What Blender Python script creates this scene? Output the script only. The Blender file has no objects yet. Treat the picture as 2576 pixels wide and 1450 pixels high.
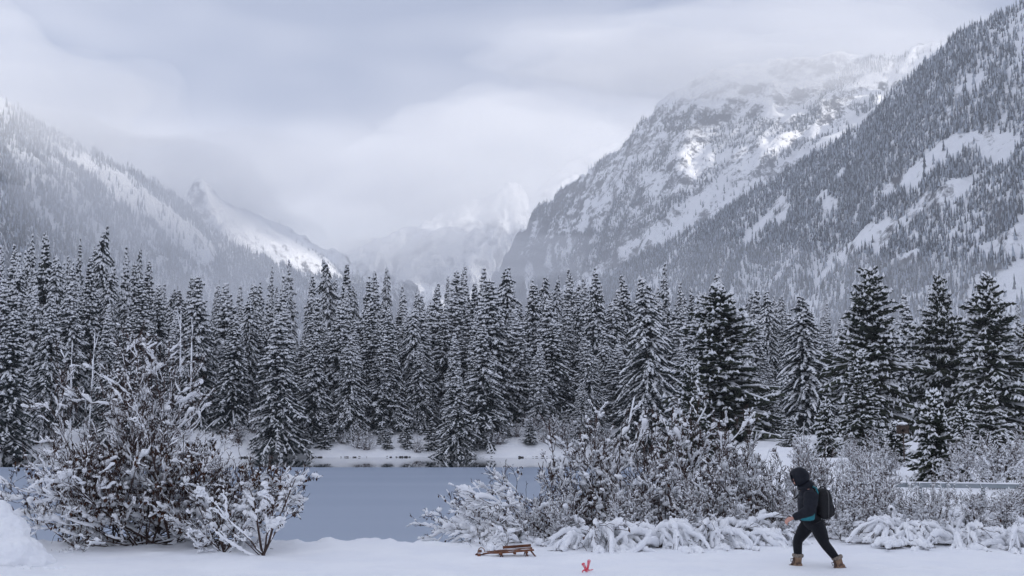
import bpy, math, random
import numpy as np

sc = bpy.context.scene
COL = sc.collection
R = math.radians

# ------------------------------------------------------------------ camera
FPX, CX, CY, HORIZON = 1236.0, 512.0, 288.0, 425.0      # for a 1024 x 576 picture
PITCH = math.atan((HORIZON - CY) / FPX)
CAM = np.array([0.0, 0.0, 2.3])
cam_data = bpy.data.cameras.new('camera')
cam_data.sensor_width = 36.0
cam_data.lens = 36.0 * FPX / 1024.0
cam_data.clip_start, cam_data.clip_end = 0.1, 40000.0
cam = bpy.data.objects.new('camera', cam_data)
COL.objects.link(cam)
cam.location = CAM
cam.rotation_euler = (math.pi / 2 + PITCH, 0, 0)
sc.camera = cam

# ------------------------------------------------------------------ sky, sun, exposure
SUN_EL, SUN_AZ = R(12.0), R(123)          # azimuth clockwise from +Y: low sun behind the right-hand ridge
world = bpy.data.worlds.new('World')
sc.world = world
world.use_nodes = True
wn, wl = world.node_tree.nodes, world.node_tree.links
bg = wn['Background']
sky = wn.new('ShaderNodeTexSky')
sky.sky_type = 'NISHITA'
sky.sun_disc = False
sky.sun_elevation, sky.sun_rotation = SUN_EL, SUN_AZ
sky.air_density, sky.dust_density = 1.0, 1.5
tc = wn.new('ShaderNodeTexCoord')
mp = wn.new('ShaderNodeMapping')
mp.inputs['Scale'].default_value = (1.6, 1.6, 5.5)
mp.inputs['Location'].default_value = (-7.585, 17.572, 9.754)
nz = wn.new('ShaderNodeTexNoise')
nz.inputs['Scale'].default_value = 1.5
nz.inputs['Detail'].default_value = 2.6
nz.inputs['Roughness'].default_value = 0.5
cover = wn.new('ShaderNodeMapRange')             # how closed the overcast is
cover.inputs['From Min'].default_value = 0.28
cover.inputs['From Max'].default_value = 0.40
cover.inputs['To Min'].default_value = 0.6
cover.inputs['To Max'].default_value = 0.97
ccol = wn.new('ShaderNodeValToRGB')              # thin to thick cloud
ccol.color_ramp.elements[0].position = 0.38
ccol.color_ramp.elements[0].color = (7.1, 7.2, 7.95, 1)
ccol.color_ramp.elements[1].position = 0.60
ccol.color_ramp.elements[1].color = (2.1, 2.6, 3.9, 1)
mix = wn.new('ShaderNodeMix'); mix.data_type = 'RGBA'
wl.new(tc.outputs['Generated'], mp.inputs['Vector'])
wl.new(mp.outputs['Vector'], nz.inputs['Vector'])
wl.new(nz.outputs['Fac'], cover.inputs['Value'])
wl.new(nz.outputs['Fac'], ccol.inputs['Fac'])
wl.new(cover.outputs['Result'], mix.inputs['Factor'])
wl.new(sky.outputs['Color'], mix.inputs['A'])
wl.new(ccol.outputs['Color'], mix.inputs['B'])
wl.new(mix.outputs['Result'], bg.inputs['Color'])
bg.inputs['Strength'].default_value = 0.1

sun_data = bpy.data.lights.new('sun', 'SUN')
sun_data.energy = 5.0
sun_data.angle = R(2.0)
sun_data.color = (1.0, 0.95, 0.88)
sun = bpy.data.objects.new('sun', sun_data)
COL.objects.link(sun)
sun.location = (300, -50, 200)
sun.rotation_euler = (math.pi / 2 - SUN_EL, 0, math.pi - SUN_AZ)

sc.view_settings.view_transform = 'Standard'
sc.view_settings.look = 'None'
sc.view_settings.exposure = 0.46
sc.view_settings.gamma = 1.0
sc.render.engine = 'CYCLES'
cy = sc.cycles
cy.use_denoising = True
cy.max_bounces, cy.diffuse_bounces, cy.glossy_bounces = 6, 3, 2
cy.transmission_bounces, cy.transparent_max_bounces, cy.volume_bounces = 2, 4, 2
cy.use_adaptive_sampling = True
cy.adaptive_threshold = 0.02

# ------------------------------------------------------------------ helpers
cp, sp = math.cos(PITCH), math.sin(PITCH)
D2R = 1024.0 / 2576.0

def at(px, py, D):
    """world point seen at pixel (px, py) whose world Y is D"""
    a, b = (px - CX) / FPX, (CY - py) / FPX
    d = np.array([a, cp - b * sp, sp + b * cp])
    return CAM + d * (D / d[1])

def on(px, py, z):
    a, b = (px - CX) / FPX, (CY - py) / FPX
    d = np.array([a, cp - b * sp, sp + b * cp])
    return CAM + d * ((z - CAM[2]) / d[2])

def proj(P):
    q = np.asarray(P) - CAM
    fw = q[..., 1] * cp + q[..., 2] * sp
    up = -q[..., 1] * sp + q[..., 2] * cp
    fw = np.maximum(fw, 1e-3)
    return CX + q[..., 0] / fw * FPX, CY - up / fw * FPX

def _hash(i, j, k, seed):
    h = (i.astype(np.uint32) * np.uint32(374761393) + j.astype(np.uint32) * np.uint32(668265263)
         + k.astype(np.uint32) * np.uint32(2147483647) + np.uint32((seed * 974634777) & 0xffffffff))
    h = (h ^ (h >> np.uint32(13))) * np.uint32(1274126177)
    h = (h ^ (h >> np.uint32(16))) * np.uint32(2246822519)
    h = h ^ (h >> np.uint32(15))
    return h.astype(np.float64) / 4294967295.0

def vnoise(x, y, z=None, seed=0):
    """smooth value noise, -1..1"""
    x = np.asarray(x, float); y = np.asarray(y, float)
    z = np.zeros_like(x) if z is None else np.asarray(z, float)
    xi, yi, zi = np.floor(x), np.floor(y), np.floor(z)
    fx, fy, fz = x - xi, y - yi, z - zi
    fx, fy, fz = [f * f * f * (f * (f * 6 - 15) + 10) for f in (fx, fy, fz)]
    xi, yi, zi = xi.astype(np.int64), yi.astype(np.int64), zi.astype(np.int64)
    r = 0
    for a in (0, 1):
        for b in (0, 1):
            for c in (0, 1):
                w = (fx if a else 1 - fx) * (fy if b else 1 - fy) * (fz if c else 1 - fz)
                r = r + w * _hash(xi + a, yi + b, zi + c, seed)
    return r * 2 - 1

def fbm(x, y, z=None, octv=4, seed=0, gain=0.5, lac=2.03):
    s, a, t = 0, 1.0, 0
    x = np.asarray(x, float); y = np.asarray(y, float)
    for o in range(octv):
        s = s + a * vnoise(x, y, z, seed + o * 17)
        t += a; a *= gain; x = x * lac + 3.1; y = y * lac + 7.7
        if z is not None: z = np.asarray(z) * lac + 1.3
    return s / t

def ridged(x, y, octv=4, seed=0):
    s, a, t = 0, 1.0, 0
    for o in range(octv):
        s = s + a * (1 - 2 * np.abs(vnoise(x, y, None, seed + o * 31)))
        t += a; a *= 0.5; x = x * 2.1 + 5.2; y = y * 2.1 + 1.7
    return s / t

def sstep(a, b, x):
    t = np.clip((np.asarray(x, float) - a) / (b - a), 0, 1)
    return t * t * (3 - 2 * t)

def build_mesh(name, V, F, smooth=False, midx=None):
    """V (n,3); F a list of index arrays, each (m,3) or (m,4)"""
    me = bpy.data.meshes.new(name)
    V = np.ascontiguousarray(V, dtype=np.float32)
    if not isinstance(F, (list, tuple)): F = [F]
    F = [np.asarray(f, dtype=np.int32) for f in F if len(f)]
    tot = np.concatenate([np.full(len(f), f.shape[1], np.int32) for f in F])
    idx = np.concatenate([f.ravel() for f in F])
    st = np.concatenate([[0], np.cumsum(tot)[:-1]]).astype(np.int32)
    me.vertices.add(len(V)); me.vertices.foreach_set('co', V.ravel())
    me.loops.add(len(idx)); me.loops.foreach_set('vertex_index', idx)
    me.polygons.add(len(tot)); me.polygons.foreach_set('loop_start', st)
    if midx is not None: me.polygons.foreach_set('material_index', np.asarray(midx, np.int32))
    me.polygons.foreach_set('use_smooth', np.full(len(tot), bool(smooth)))
    me.update(calc_edges=True)
    return me

def obj(name, me, mats=None, parent=None):
    o = bpy.data.objects.new(name, me)
    if mats is not None and me is not None and len(me.materials) == 0:
        for m in (mats if isinstance(mats, (list, tuple)) else [mats]): me.materials.append(m)
    COL.objects.link(o)
    if parent is not None: o.parent = parent
    return o

def tag(o, label=None, cat=None, group=None, kind=None):
    if label: o['label'] = label
    if cat: o['category'] = cat
    if group: o['group'] = group
    if kind: o['kind'] = kind
    return o

def thing(name, label, cat, loc=(0, 0, 0), rz=0.0, group=None, scale=1.0):
    o = bpy.data.objects.new(name, None)
    COL.objects.link(o)
    o.location = loc; o.rotation_euler = (0, 0, rz)
    o.scale = (scale,) * 3 if not hasattr(scale, '__len__') else scale
    return tag(o, label, cat, group)

class Geo:
    """collects vertices and faces for one mesh"""
    def __init__(s): s.V, s.F, s.n = [], [], 0
    def add(s, V, *Fs):
        V = np.asarray(V, float).reshape(-1, 3)
        s.V.append(V)
        for f in Fs: s.F.append(np.asarray(f, np.int64) + s.n)
        s.n += len(V)
    def mesh(s, name, smooth=False):
        t = [f for f in s.F if f.shape[1] == 3]; q = [f for f in s.F if f.shape[1] == 4]
        F = ([np.concatenate(t)] if t else []) + ([np.concatenate(q)] if q else [])
        return build_mesh(name, np.concatenate(s.V), F, smooth)

def tubes(P, rad, k=5, cap=True):
    """P (M,N,3) polylines, rad (M,N) radii -> V, quads"""
    P = np.asarray(P, float); M, N = P.shape[:2]
    T = np.gradient(P, axis=1)
    T /= np.linalg.norm(T, axis=2, keepdims=True) + 1e-9
    ref = np.where(np.abs(T[..., 2:3]) > 0.9, np.array([1.0, 0, 0]), np.array([0, 0, 1.0]))
    A = np.cross(T, ref); A /= np.linalg.norm(A, axis=2, keepdims=True) + 1e-9
    B = np.cross(T, A)
    th = np.arange(k) / k * 2 * math.pi
    rd = np.asarray(rad, float)[..., None, None]
    V = P[:, :, None, :] + rd * (np.cos(th)[None, None, :, None] * A[:, :, None, :] + np.sin(th)[None, None, :, None] * B[:, :, None, :])
    base = (np.arange(M) * N * k)[:, None, None]
    i = np.arange(N - 1)[None, :, None] * k; j = np.arange(k)[None, None, :]; j2 = (np.arange(k) + 1) % k
    j2 = j2[None, None, :]
    Q = np.stack([base + i + j, base + i + j2, base + i + k + j2, base + i + k + j], -1).reshape(-1, 4)
    return V.reshape(-1, 3), Q

# ------------------------------------------------------------------ materials
def mat(name, col, rough=0.8, spec=0.2, noise=None, bump=None, col2=None, fac=(0.4, 0.6), sss=0.0, metallic=0.0, coord='Object', sheen=0.0):
    m = bpy.data.materials.new(name); m.use_nodes = True
    n, l = m.node_tree.nodes, m.node_tree.links
    b = n['Principled BSDF']
    b.inputs['Base Color'].default_value = (*col, 1)
    b.inputs['Roughness'].default_value = rough
    b.inputs['Specular IOR Level'].default_value = spec
    b.inputs['Metallic'].default_value = metallic
    if sheen: b.inputs['Sheen Weight'].default_value = sheen
    c = n.new('ShaderNodeTexCoord')
    if col2 is not None:
        t = n.new('ShaderNodeTexNoise'); t.inputs['Scale'].default_value = noise or 5
        t.inputs['Detail'].default_value = 5
        r = n.new('ShaderNodeValToRGB')
        r.color_ramp.elements[0].position, r.color_ramp.elements[1].position = fac
        r.color_ramp.elements[0].color = (*col, 1); r.color_ramp.elements[1].color = (*col2, 1)
        l.new(c.outputs[coord], t.inputs['Vector']); l.new(t.outputs['Fac'], r.inputs['Fac'])
        l.new(r.outputs['Color'], b.inputs['Base Color'])
    if bump:
        t = n.new('ShaderNodeTexNoise'); t.inputs['Scale'].default_value = bump[0]; t.inputs['Detail'].default_value = 6
        u = n.new('ShaderNodeBump'); u.inputs['Strength'].default_value = bump[1]; u.inputs['Distance'].default_value = bump[2]
        l.new(c.outputs[coord], t.inputs['Vector']); l.new(t.outputs['Fac'], u.inputs['Height'])
        l.new(u.outputs['Normal'], b.inputs['Normal'])
    return m

SNOW_A, SNOW_B = (0.93, 0.94, 0.96), (0.885, 0.90, 0.935)
M_ground = mat('ground_snow', SNOW_A, 0.75, 0.15, noise=0.8, col2=SNOW_B, bump=(9.0, 0.35, 0.03))
M_snow = mat('clinging_snow', SNOW_A, 0.8, 0.12, noise=3.0, col2=SNOW_B, bump=(14.0, 0.3, 0.03))
M_needle = mat('conifer_needles', (0.030, 0.040, 0.042), 0.8, 0.15, noise=0.6, col2=(0.052, 0.064, 0.060))
M_needle_near = mat('conifer_needles_near', (0.032, 0.042, 0.030), 0.8, 0.15, noise=0.8, col2=(0.062, 0.070, 0.046))
M_bark = mat('conifer_bark', (0.045, 0.036, 0.032), 0.9, 0.1, noise=6, col2=(0.09, 0.075, 0.068))
# ------------------------------------------------------------------ ground, lake
WATER_Z = -1.5

def far_shore(x):
    return 143.0 + 1.6 * vnoise(np.asarray(x, float) / 9.0, np.zeros_like(np.asarray(x, float)), None, 5) + np.where(np.asarray(x) < -25, (np.asarray(x) + 25) * 0.22, 0)

def right_shore(y):
    return 4.0 + (np.asarray(y, float) - 30) * 0.12 + 1.5 * vnoise(np.asarray(y, float) / 11.0, np.zeros_like(np.asarray(y, float)) + 3, None, 8)

_w = on(816.7, 567.4, 0.0)
FOOT = [(_w[0] + 0.95 + 0.42 * k + 0.05 * math.sin(k * 3.7), _w[1] + (0.09 if k % 2 else -0.10) + 0.04 * math.sin(k * 2.1)) for k in range(11)]     # tracks behind the walker

def ground_z(x, y, fine=True):
    x = np.asarray(x, float); y = np.asarray(y, float)
    land = np.interp(y, [-9e9, 30, 60, 100, 150, 220, 600, 1200, 9e9], [0, 0, 0.35, 1.15, 1.9, 3.2, 8, 10, 10])
    land = land + 0.25 * fbm(x / 14, y / 14, None, 3, 3) * sstep(26, 50, y)
    tn = sstep(24.7, 29.0, y + 0.35 * vnoise(x / 2.5, y * 0 + 2, None, 4))
    yf = far_shore(x); xr = right_shore(y)
    tf = 1 - sstep(yf - 1.5, yf + 16, y)
    tr = 1 - sstep(xr - 2, xr + 7, x)
    m = tn * tf * tr
    z = land * (1 - m) - 2.7 * m
    # right-hand side behind the bushes dips a little before it rises
    z = z - 0.35 * (1 - tr) * sstep(26, 31, y) * (1 - sstep(36, 60, y))
    if fine:
        near = 1 - sstep(30, 60, y)
        z = z + near * (0.065 * fbm(x / 1.6, y / 1.3, None, 4, 11) + 0.018 * fbm(x / 0.35, y / 0.3, None, 3, 12))
        for fx_, fy_ in FOOT:
            z = z - 0.10 * np.exp(-(((x - fx_) / 0.15) ** 2 + ((y - fy_) / 0.09) ** 2) ** 1.5) + 0.018 * np.exp(-(((x - fx_ + 0.2) / 0.12) ** 2 + ((y - fy_) / 0.12) ** 2))
        edge = np.exp(-((y - 24.7) / 0.7) ** 2)
        z = z + edge * (0.15 * np.maximum(0, fbm(x / 0.30, y / 0.3, None, 4, 13)) + 0.03)
        z = z + (1 - near) * (0.10 * fbm(x / 2.2, y / 2.2, None, 3, 14) + 0.45 * fbm(x / 5.5, y / 5.5, None, 2, 15)) * (1 - m)
    return z

def gz(x, y): return float(ground_z(np.array([x]), np.array([y]))[0])

def axis(pts):
    """pts: list of (start, step) closed by a last (end, None)"""
    out = []
    for (a, s), (b, _) in zip(pts[:-1], pts[1:]):
        n = max(1, int(round((b - a) / s)))
        out.append(np.linspace(a, b, n, endpoint=False))
    return np.concatenate(out + [[pts[-1][0]]])

gx = axis([(-12000, 2000), (-2000, 300), (-200, 20), (-80, 1.6), (-14, 0.075), (14, 1.2), (80, 20), (200, 300), (2000, 2000), (12000, None)])
gy = axis([(-300, 60), (0, 3), (15, 0.6), (18, 0.06), (27, 0.35), (34, 2.0), (130, 0.8), (175, 6), (300, 60), (1500, 500), (12000, None)])
GX, GY = np.meshgrid(gx, gy)
GZ = ground_z(GX, GY)
V = np.stack([GX, GY, GZ], -1).reshape(-1, 3)
nx, ny = len(gx), len(gy)
ii, jj = np.meshgrid(np.arange(nx - 1), np.arange(ny - 1))
q = (jj * nx + ii).ravel()
ground = obj('ground', build_mesh('ground', V, np.stack([q, q + 1, q + nx + 1, q + nx], -1), True), M_ground)
tag(ground, 'snow covered bank, lake shore and valley floor', kind='structure')

# open water at the far side, grey ice over the rest
def water_material():
    m = bpy.data.materials.new('lake_water'); m.use_nodes = True
    n, l = m.node_tree.nodes, m.node_tree.links
    b = n['Principled BSDF']
    b.inputs['Base Color'].default_value = (0.02, 0.028, 0.033, 1)
    b.inputs['Roughness'].default_value = 0.03
    b.inputs['IOR'].default_value = 1.45
    b.inputs['Specular IOR Level'].default_value = 1.0
    c = n.new('ShaderNodeTexCoord'); k = n.new('ShaderNodeMapping'); k.inputs['Scale'].default_value = (0.5, 0.12, 1)
    t = n.new('ShaderNodeTexNoise'); t.inputs['Scale'].default_value = 3; t.inputs['Detail'].default_value = 3
    u = n.new('ShaderNodeBump'); u.inputs['Strength'].default_value = 0.10; u.inputs['Distance'].default_value = 0.02
    l.new(c.outputs['Object'], k.inputs[0]); l.new(k.outputs[0], t.inputs['Vector']); l.new(t.outputs['Fac'], u.inputs['Height'])
    l.new(u.outputs['Normal'], b.inputs['Normal'])
    return m

def ice_material():
    m = bpy.data.materials.new('lake_ice'); m.use_nodes = True
    n, l = m.node_tree.nodes, m.node_tree.links
    b = n['Principled BSDF']
    b.inputs['Roughness'].default_value = 0.42
    b.inputs['Specular IOR Level'].default_value = 0.25
    c = n.new('ShaderNodeTexCoord'); k = n.new('ShaderNodeMapping'); k.inputs['Scale'].default_value = (0.02, 0.09, 1)
    t = n.new('ShaderNodeTexNoise'); t.inputs['Scale'].default_value = 1.0; t.inputs['Detail'].default_value = 4
    r = n.new('ShaderNodeValToRGB')
    r.color_ramp.elements[0].position, r.color_ramp.elements[1].position = 0.42, 0.62
    r.color_ramp.elements[0].color = (0.265, 0.325, 0.43, 1); r.color_ramp.elements[1].color = (0.30, 0.36, 0.46, 1)
    t2 = n.new('ShaderNodeTexNoise'); t2.inputs['Scale'].default_value = 6.0; t2.inputs['Detail'].default_value = 6
    u = n.new('ShaderNodeBump'); u.inputs['Strength'].default_value = 0.3; u.inputs['Distance'].default_value = 0.03
    l.new(c.outputs['Object'], k.inputs[0]); l.new(k.outputs[0], t.inputs['Vector']); l.new(t.outputs['Fac'], r.inputs['Fac'])
    l.new(r.outputs['Color'], b.inputs['Base Color'])
    l.new(c.outputs['Object'], t2.inputs['Vector']); l.new(t2.outputs['Fac'], u.inputs['Height']); l.new(u.outputs['Normal'], b.inputs['Normal'])
    return m

wx = np.linspace(-160, 40, 201)
def edge_y(x): return 112.0 + 0.5 * fbm(x / 12.0, x * 0, None, 3, 40)
we = edge_y(wx)
V = np.concatenate([np.stack([wx, we - 4, np.full_like(wx, WATER_Z)], -1), np.stack([wx, wx * 0 + 165, np.full_like(wx, WATER_Z)], -1)])
q = np.arange(200)
lw = obj('lake_water', build_mesh('lake_water', V, np.stack([q, q + 1, q + 202, q + 201], -1)), water_material())
tag(lw, 'strip of still open water mirroring the far bank', kind='structure')
V = np.concatenate([np.stack([wx, wx * 0 + 24.6, np.full_like(wx, WATER_Z + 0.03)], -1), np.stack([wx, we, np.full_like(wx, WATER_Z + 0.03)], -1), np.stack([wx, we, np.full_like(wx, WATER_Z - 0.02)], -1)])
li = obj('lake_ice', build_mesh('lake_ice', V, [np.stack([q, q + 1, q + 202, q + 201], -1), np.stack([q + 201, q + 202, q + 403, q + 402], -1)]), ice_material())
tag(li, 'smooth grey ice sheet covering most of the lake', kind='structure')

# ------------------------------------------------------------------ mountains
def mountain_material():
    m = bpy.data.materials.new('mountain_snow_and_rock'); m.use_nodes = True
    n, l = m.node_tree.nodes, m.node_tree.links
    b = n['Principled BSDF']; b.inputs['Roughness'].default_value = 0.85; b.inputs['Specular IOR Level'].default_value = 0.1
    c = n.new('ShaderNodeTexCoord'); g = n.new('ShaderNodeNewGeometry'); s = n.new('ShaderNodeSeparateXYZ')
    t = n.new('ShaderNodeTexNoise'); t.inputs['Scale'].default_value = 0.03; t.inputs['Detail'].default_value = 8; t.inputs['Roughness'].default_value = 0.65
    u = n.new('ShaderNodeBump'); u.inputs['Strength'].default_value = 0.9; u.inputs['Distance'].default_value = 9.0
    t2 = n.new('ShaderNodeTexNoise'); t2.inputs['Scale'].default_value = 0.11; t2.inputs['Detail'].default_value = 6; t2.inputs['Roughness'].default_value = 0.7
    l.new(c.outputs['Object'], t2.inputs['Vector'])
    avg = n.new('ShaderNodeMath'); avg.operation = 'ADD'; l.new(t.outputs['Fac'], avg.inputs[0]); l.new(t2.outputs['Fac'], avg.inputs[1])
    a = n.new('ShaderNodeMath'); a.operation = 'MULTIPLY_ADD'; a.inputs[1].default_value = 0.8; a.inputs[2].default_value = -0.8
    d = n.new('ShaderNodeMath'); d.operation = 'ADD'
    r = n.new('ShaderNodeValToRGB')
    r.color_ramp.elements[0].position, r.color_ramp.elements[1].position = 0.40, 0.56
    r.color_ramp.elements[0].color = (0.085, 0.085, 0.092, 1); r.color_ramp.elements[1].color = (0.90, 0.915, 0.945, 1)
    l.new(c.outputs['Object'], t.inputs['Vector']); l.new(t.outputs['Fac'], u.inputs['Height']); l.new(u.outputs['Normal'], b.inputs['Normal'])
    l.new(g.outputs['Normal'], s.inputs[0]); l.new(avg.outputs[0], a.inputs[0]); l.new(s.outputs['Z'], d.inputs[0]); l.new(a.outputs[0], d.inputs[1])
    l.new(d.outputs[0], r.inputs['Fac']); l.new(r.outputs['Color'], b.inputs['Base Color'])
    return m

M_mount = mountain_material()

class Mountain:
    def __init__(s, name, label, ridge, base, nu, nv, amp, seed, prof=1.15, back=700, jag=6.0, gully=1.0, crag=0.0):
        """ridge: (disp x, disp y, distance) or world triples tagged 'w'; base: plan points (x, y)"""
        Rg = np.array([np.array(p[1:]) if p[0] == 'w' else at(p[0] * D2R, p[1] * D2R, p[2]) for p in ridge])
        Bs = np.array(base, float)
        L = np.concatenate([[0], np.cumsum(np.linalg.norm(np.diff(Rg, axis=0), axis=1))])
        u = np.linspace(0, L[-1], nu)
        s.R = np.stack([np.interp(u, L, Rg[:, k]) for k in range(3)], -1)
        LB = np.linspace(0, L[-1], len(Bs))
        s.B = np.stack([np.interp(u, LB, Bs[:, k]) for k in range(2)], -1)
        s.u, s.seed, s.amp, s.prof, s.jag, s.gully, s.crag = u, seed, amp, prof, jag, gully, crag
        v = np.linspace(0, 1, nv)
        U, Vv = np.meshgrid(u, v)
        P = s.point(U, Vv)
        # the far side of the ridge
        vb = np.array([0.12, 0.35, 0.7, 1.0])
        d = s.R[:, :2] - s.B; d /= np.linalg.norm(d, axis=1, keepdims=True)
        top = P[0]
        rows = []
        for w in vb[::-1]:
            q = top.copy(); q[:, :2] += d * back * w; q[:, 2] = top[:, 2] * (1 - w) ** 1.0 - 2 * w
            rows.append(q)
        P = np.concatenate([np.array(rows), P])
        nr = P.shape[0]
        ii, jj = np.meshgrid(np.arange(nu - 1), np.arange(nr - 1))
        q = (jj * nu + ii).ravel()
        s.o = obj(name, build_mesh(name, P.reshape(-1, 3), np.stack([q, q + nu, q + nu + 1, q + 1], -1), True), M_mount)
        tag(s.o, label, kind='structure')

    def point(s, U, Vv):
        Rr = np.stack([np.interp(U, s.u, s.R[:, k]) for k in range(3)], -1)
        Bb = np.stack([np.interp(U, s.u, s.B[:, k]) for k in range(2)], -1)
        x = Rr[..., 0] * (1 - Vv) + Bb[..., 0] * Vv
        y = Rr[..., 1] * (1 - Vv) + Bb[..., 1] * Vv
        z = Rr[..., 2] * (1 - Vv) ** s.prof - 4.0 * Vv
        env = np.sin(np.pi * np.clip(Vv, 0, 1)) ** 1.15
        big = s.amp * env * fbm(x / 420, y / 420, None, 3, s.seed)
        gul = s.gully * 0.55 * s.amp * env * ridged(U / 160 + 0.6 * fbm(x / 200, y / 200, None, 2, s.seed + 9), Vv * 1.6, 3, s.seed + 3)
        rock = 0.34 * s.amp * (env + s.crag * np.clip(1 - Vv * 3.0, 0, 1)) * ridged(x / 130 + 0.5 * fbm(x / 60, y / 60, None, 2, s.seed + 2), y / 130, 4, s.seed + 5)
        jag = s.jag * (1 - Vv) ** 4 * (ridged(U / 70, Vv * 0, 4, s.seed + 6))
        return np.stack([x, y, z + big + gul + rock + jag], -1)

far_range = Mountain('mountain_range', 'pale snowy headwall at the head of the valley dissolving in cloud',
    [(700, 690, 6300), (880, 640, 6500), (950, 600, 6500), (1050, 572, 6600), (1120, 535, 6700), (1200, 505, 6800), (1290, 458, 6800), (1330, 490, 6900), (1450, 400, 7000), (1650, 330, 7000), (1900, 330, 7000)],
    [(-1500, 5600), (-900, 5300), (-100, 5000), (300, 5100), (900, 5500), (1800, 6000)], 260, 110, 190, 21, 1.0, 900, 9, crag=0.5)
left_peak = Mountain('mountain_peak', 'sharp rocky summit with a sunlit snow ridge running down from it',
    [(250, 640, 3572), (380, 590, 3686), (440, 535, 3762), (472, 498, 3790), (486, 478, 3800), (498, 461, 3800), (508, 459, 3800), (518, 470, 3815), (534, 482, 3830), (600, 522, 3914), (680, 554, 4028), (750, 592, 4104), (850, 642, 4256), (930, 674, 4408), (1050, 725, 4712)],
    [(-1330, 2900), (-650, 3050), (-480, 3250), (-320, 3600), (-230, 4050), (-230, 4600)], 300, 120, 85, 33, 1.05, 700, 8, crag=0.9)
right_range = Mountain('mountain_range', 'broad snowy mountain with a white bowl under its cloud covered crest',
    [('w', 2350, -2000, 1050), ('w', 2300, -300, 1120), ('w', 2350, 1100, 1120), ('w', 2250, 2300, 1090), (2700, 70, 3100), (2500, 100, 3300), (2330, 130, 3400), (2250, 137, 3400), (2150, 148, 3450), (2050, 160, 3450), (1900, 180, 3500), (1800, 186, 3550), (1720, 230, 3600),  # world triples: out-of-view crest, added and sized to shade the left slope
     (1660, 264, 3650), (1580, 352, 3750), (1480, 434, 3900), (1400, 502, 4100), (1340, 548, 4250), (1290, 612, 4400), (1240, 700, 4600), (1200, 860, 4800), (1170, 1060, 4950)],
    [(1500, -2000), (1500, -600), (1450, 700), (1350, 1500), (1100, 2100), (700, 2350), (330, 2500), (170, 2900), (60, 3500), (-20, 4400)], 480, 160, 120, 47, 1.1, 900, 12, crag=0.9)
left_slope = Mountain('mountain_slope', 'steep forested valley side with a long bare snow slab down its middle',
    [('w', -1500, -300, 600), ('w', -1500, 700, 700), (-700, -60, 1500), (-300, 60, 1800), (0, 245, 2000), (100, 310, 2100), (200, 368, 2200), (300, 418, 2350), (400, 474, 2500), (450, 510, 2600), (520, 572, 2750), (600, 622, 2950), (700, 666, 3200),
     (800, 697, 3500), (900, 702, 3800), (980, 760, 4000), (1050, 900, 4150), (1090, 1060, 4250)],
    [(-620, -300), (-600, 500), (-520, 1000), (-420, 1400), (-350, 1900), (-300, 2600), (-180, 3900)], 330, 110, 60, 52, 1.1, 700, 6)
right_slope = Mountain('mountain_slope', 'dark forested mountainside climbing steeply out of the valley past the bushes',
    [('w', 1250, -400, 560), ('w', 1150, 200, 620), ('w', 980, 800, 620), (3300, -300, 1300), (2950, -190, 1400), (2576, 4, 1500), (2480, 54, 1550), (2400, 96, 1600), (2330, 146, 1650), (2290, 196, 1690), (2230, 244, 1720), (2170, 314, 1770), (2100, 356, 1820),  # world triples: unseen valley wall, added to keep the sun off the foreground
     (2000, 424, 1900), (1900, 476, 1980), (1800, 544, 2080), (1700, 604, 2200), (1600, 654, 2300), (1500, 694, 2450), (1400, 724, 2550), (1320, 800, 2650), (1260, 920, 2750), (1220, 1060, 2850)],
    [(640, -400), (560, 100), (520, 500), (430, 800), (330, 1000), (200, 1350), (110, 1750), (10, 2700)], 420, 140, 62, 64, 1.1, 600, 5)

# dark stones and roots along the waterline of the far bank
rg = np.random.default_rng(77)
gst = Geo(); M_stone = mat('shore_stone', (0.03, 0.027, 0.026), 0.8, 0.2, noise=4, col2=(0.07, 0.062, 0.058))
xall = rg.uniform(-75, 24, 620)
for xs in xall[fbm(xall / 2.6, xall * 0 + 4, None, 3, 78) > -0.12]:
    ys = np.linspace(far_shore(xs) - 1, far_shore(xs) + 16, 60); zs = ground_z(np.full(60, xs), ys)
    i0 = int(np.argmax(zs > WATER_Z + 0.02))
    r = rg.uniform(0.06, 0.24) * (1.0 if rg.random() < 0.85 else 1.7)
    t = np.arange(6) / 6 * 6.283 + rg.random()
    ring = np.stack([xs + r * np.cos(t) * rg.uniform(0.8, 1.5, 6), ys[i0] + 0.6 * r * np.sin(t), np.full(6, WATER_Z - 0.08)], -1)
    top = ring * 1.0; top[:, :2] = (ring[:, :2] - [xs, ys[i0]]) * 0.6 + [xs, ys[i0]]; top[:, 2] = WATER_Z + r * rg.uniform(0.25, 0.75, 6)
    j = np.arange(6); gst.add(np.concatenate([ring, top, [[xs, ys[i0], WATER_Z + 0.6 * r]]]), np.stack([j, (j + 1) % 6, (j + 1) % 6 + 6, j + 6], -1), np.stack([j + 6, (j + 1) % 6 + 6, np.full(6, 12)], -1))
tag(obj('shore_stones', gst.mesh('shore_stones'), M_stone), 'dark stones and roots along the waterline of the far bank', kind='stuff')
# ------------------------------------------------------------------ forest on the mountainsides (far too many to count)
M_frost = mat('frosted_needles', (0.36, 0.40, 0.46), 0.85, 0.1)
M_far_needle = mat('far_needles', (0.030, 0.036, 0.040), 0.85, 0.1, noise=0.02, col2=(0.060, 0.066, 0.072))

def inside(poly, x, y):
    r = np.zeros(np.shape(x), bool)
    n = len(poly)
    for i in range(n):
        (x1, y1), (x2, y2) = poly[i], poly[(i + 1) % n]
        c = ((y1 > y) != (y2 > y)) & (x < (x2 - x1) * (y - y1) / (y2 - y1 + 1e-9) + x1)
        r ^= c
    return r

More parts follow.
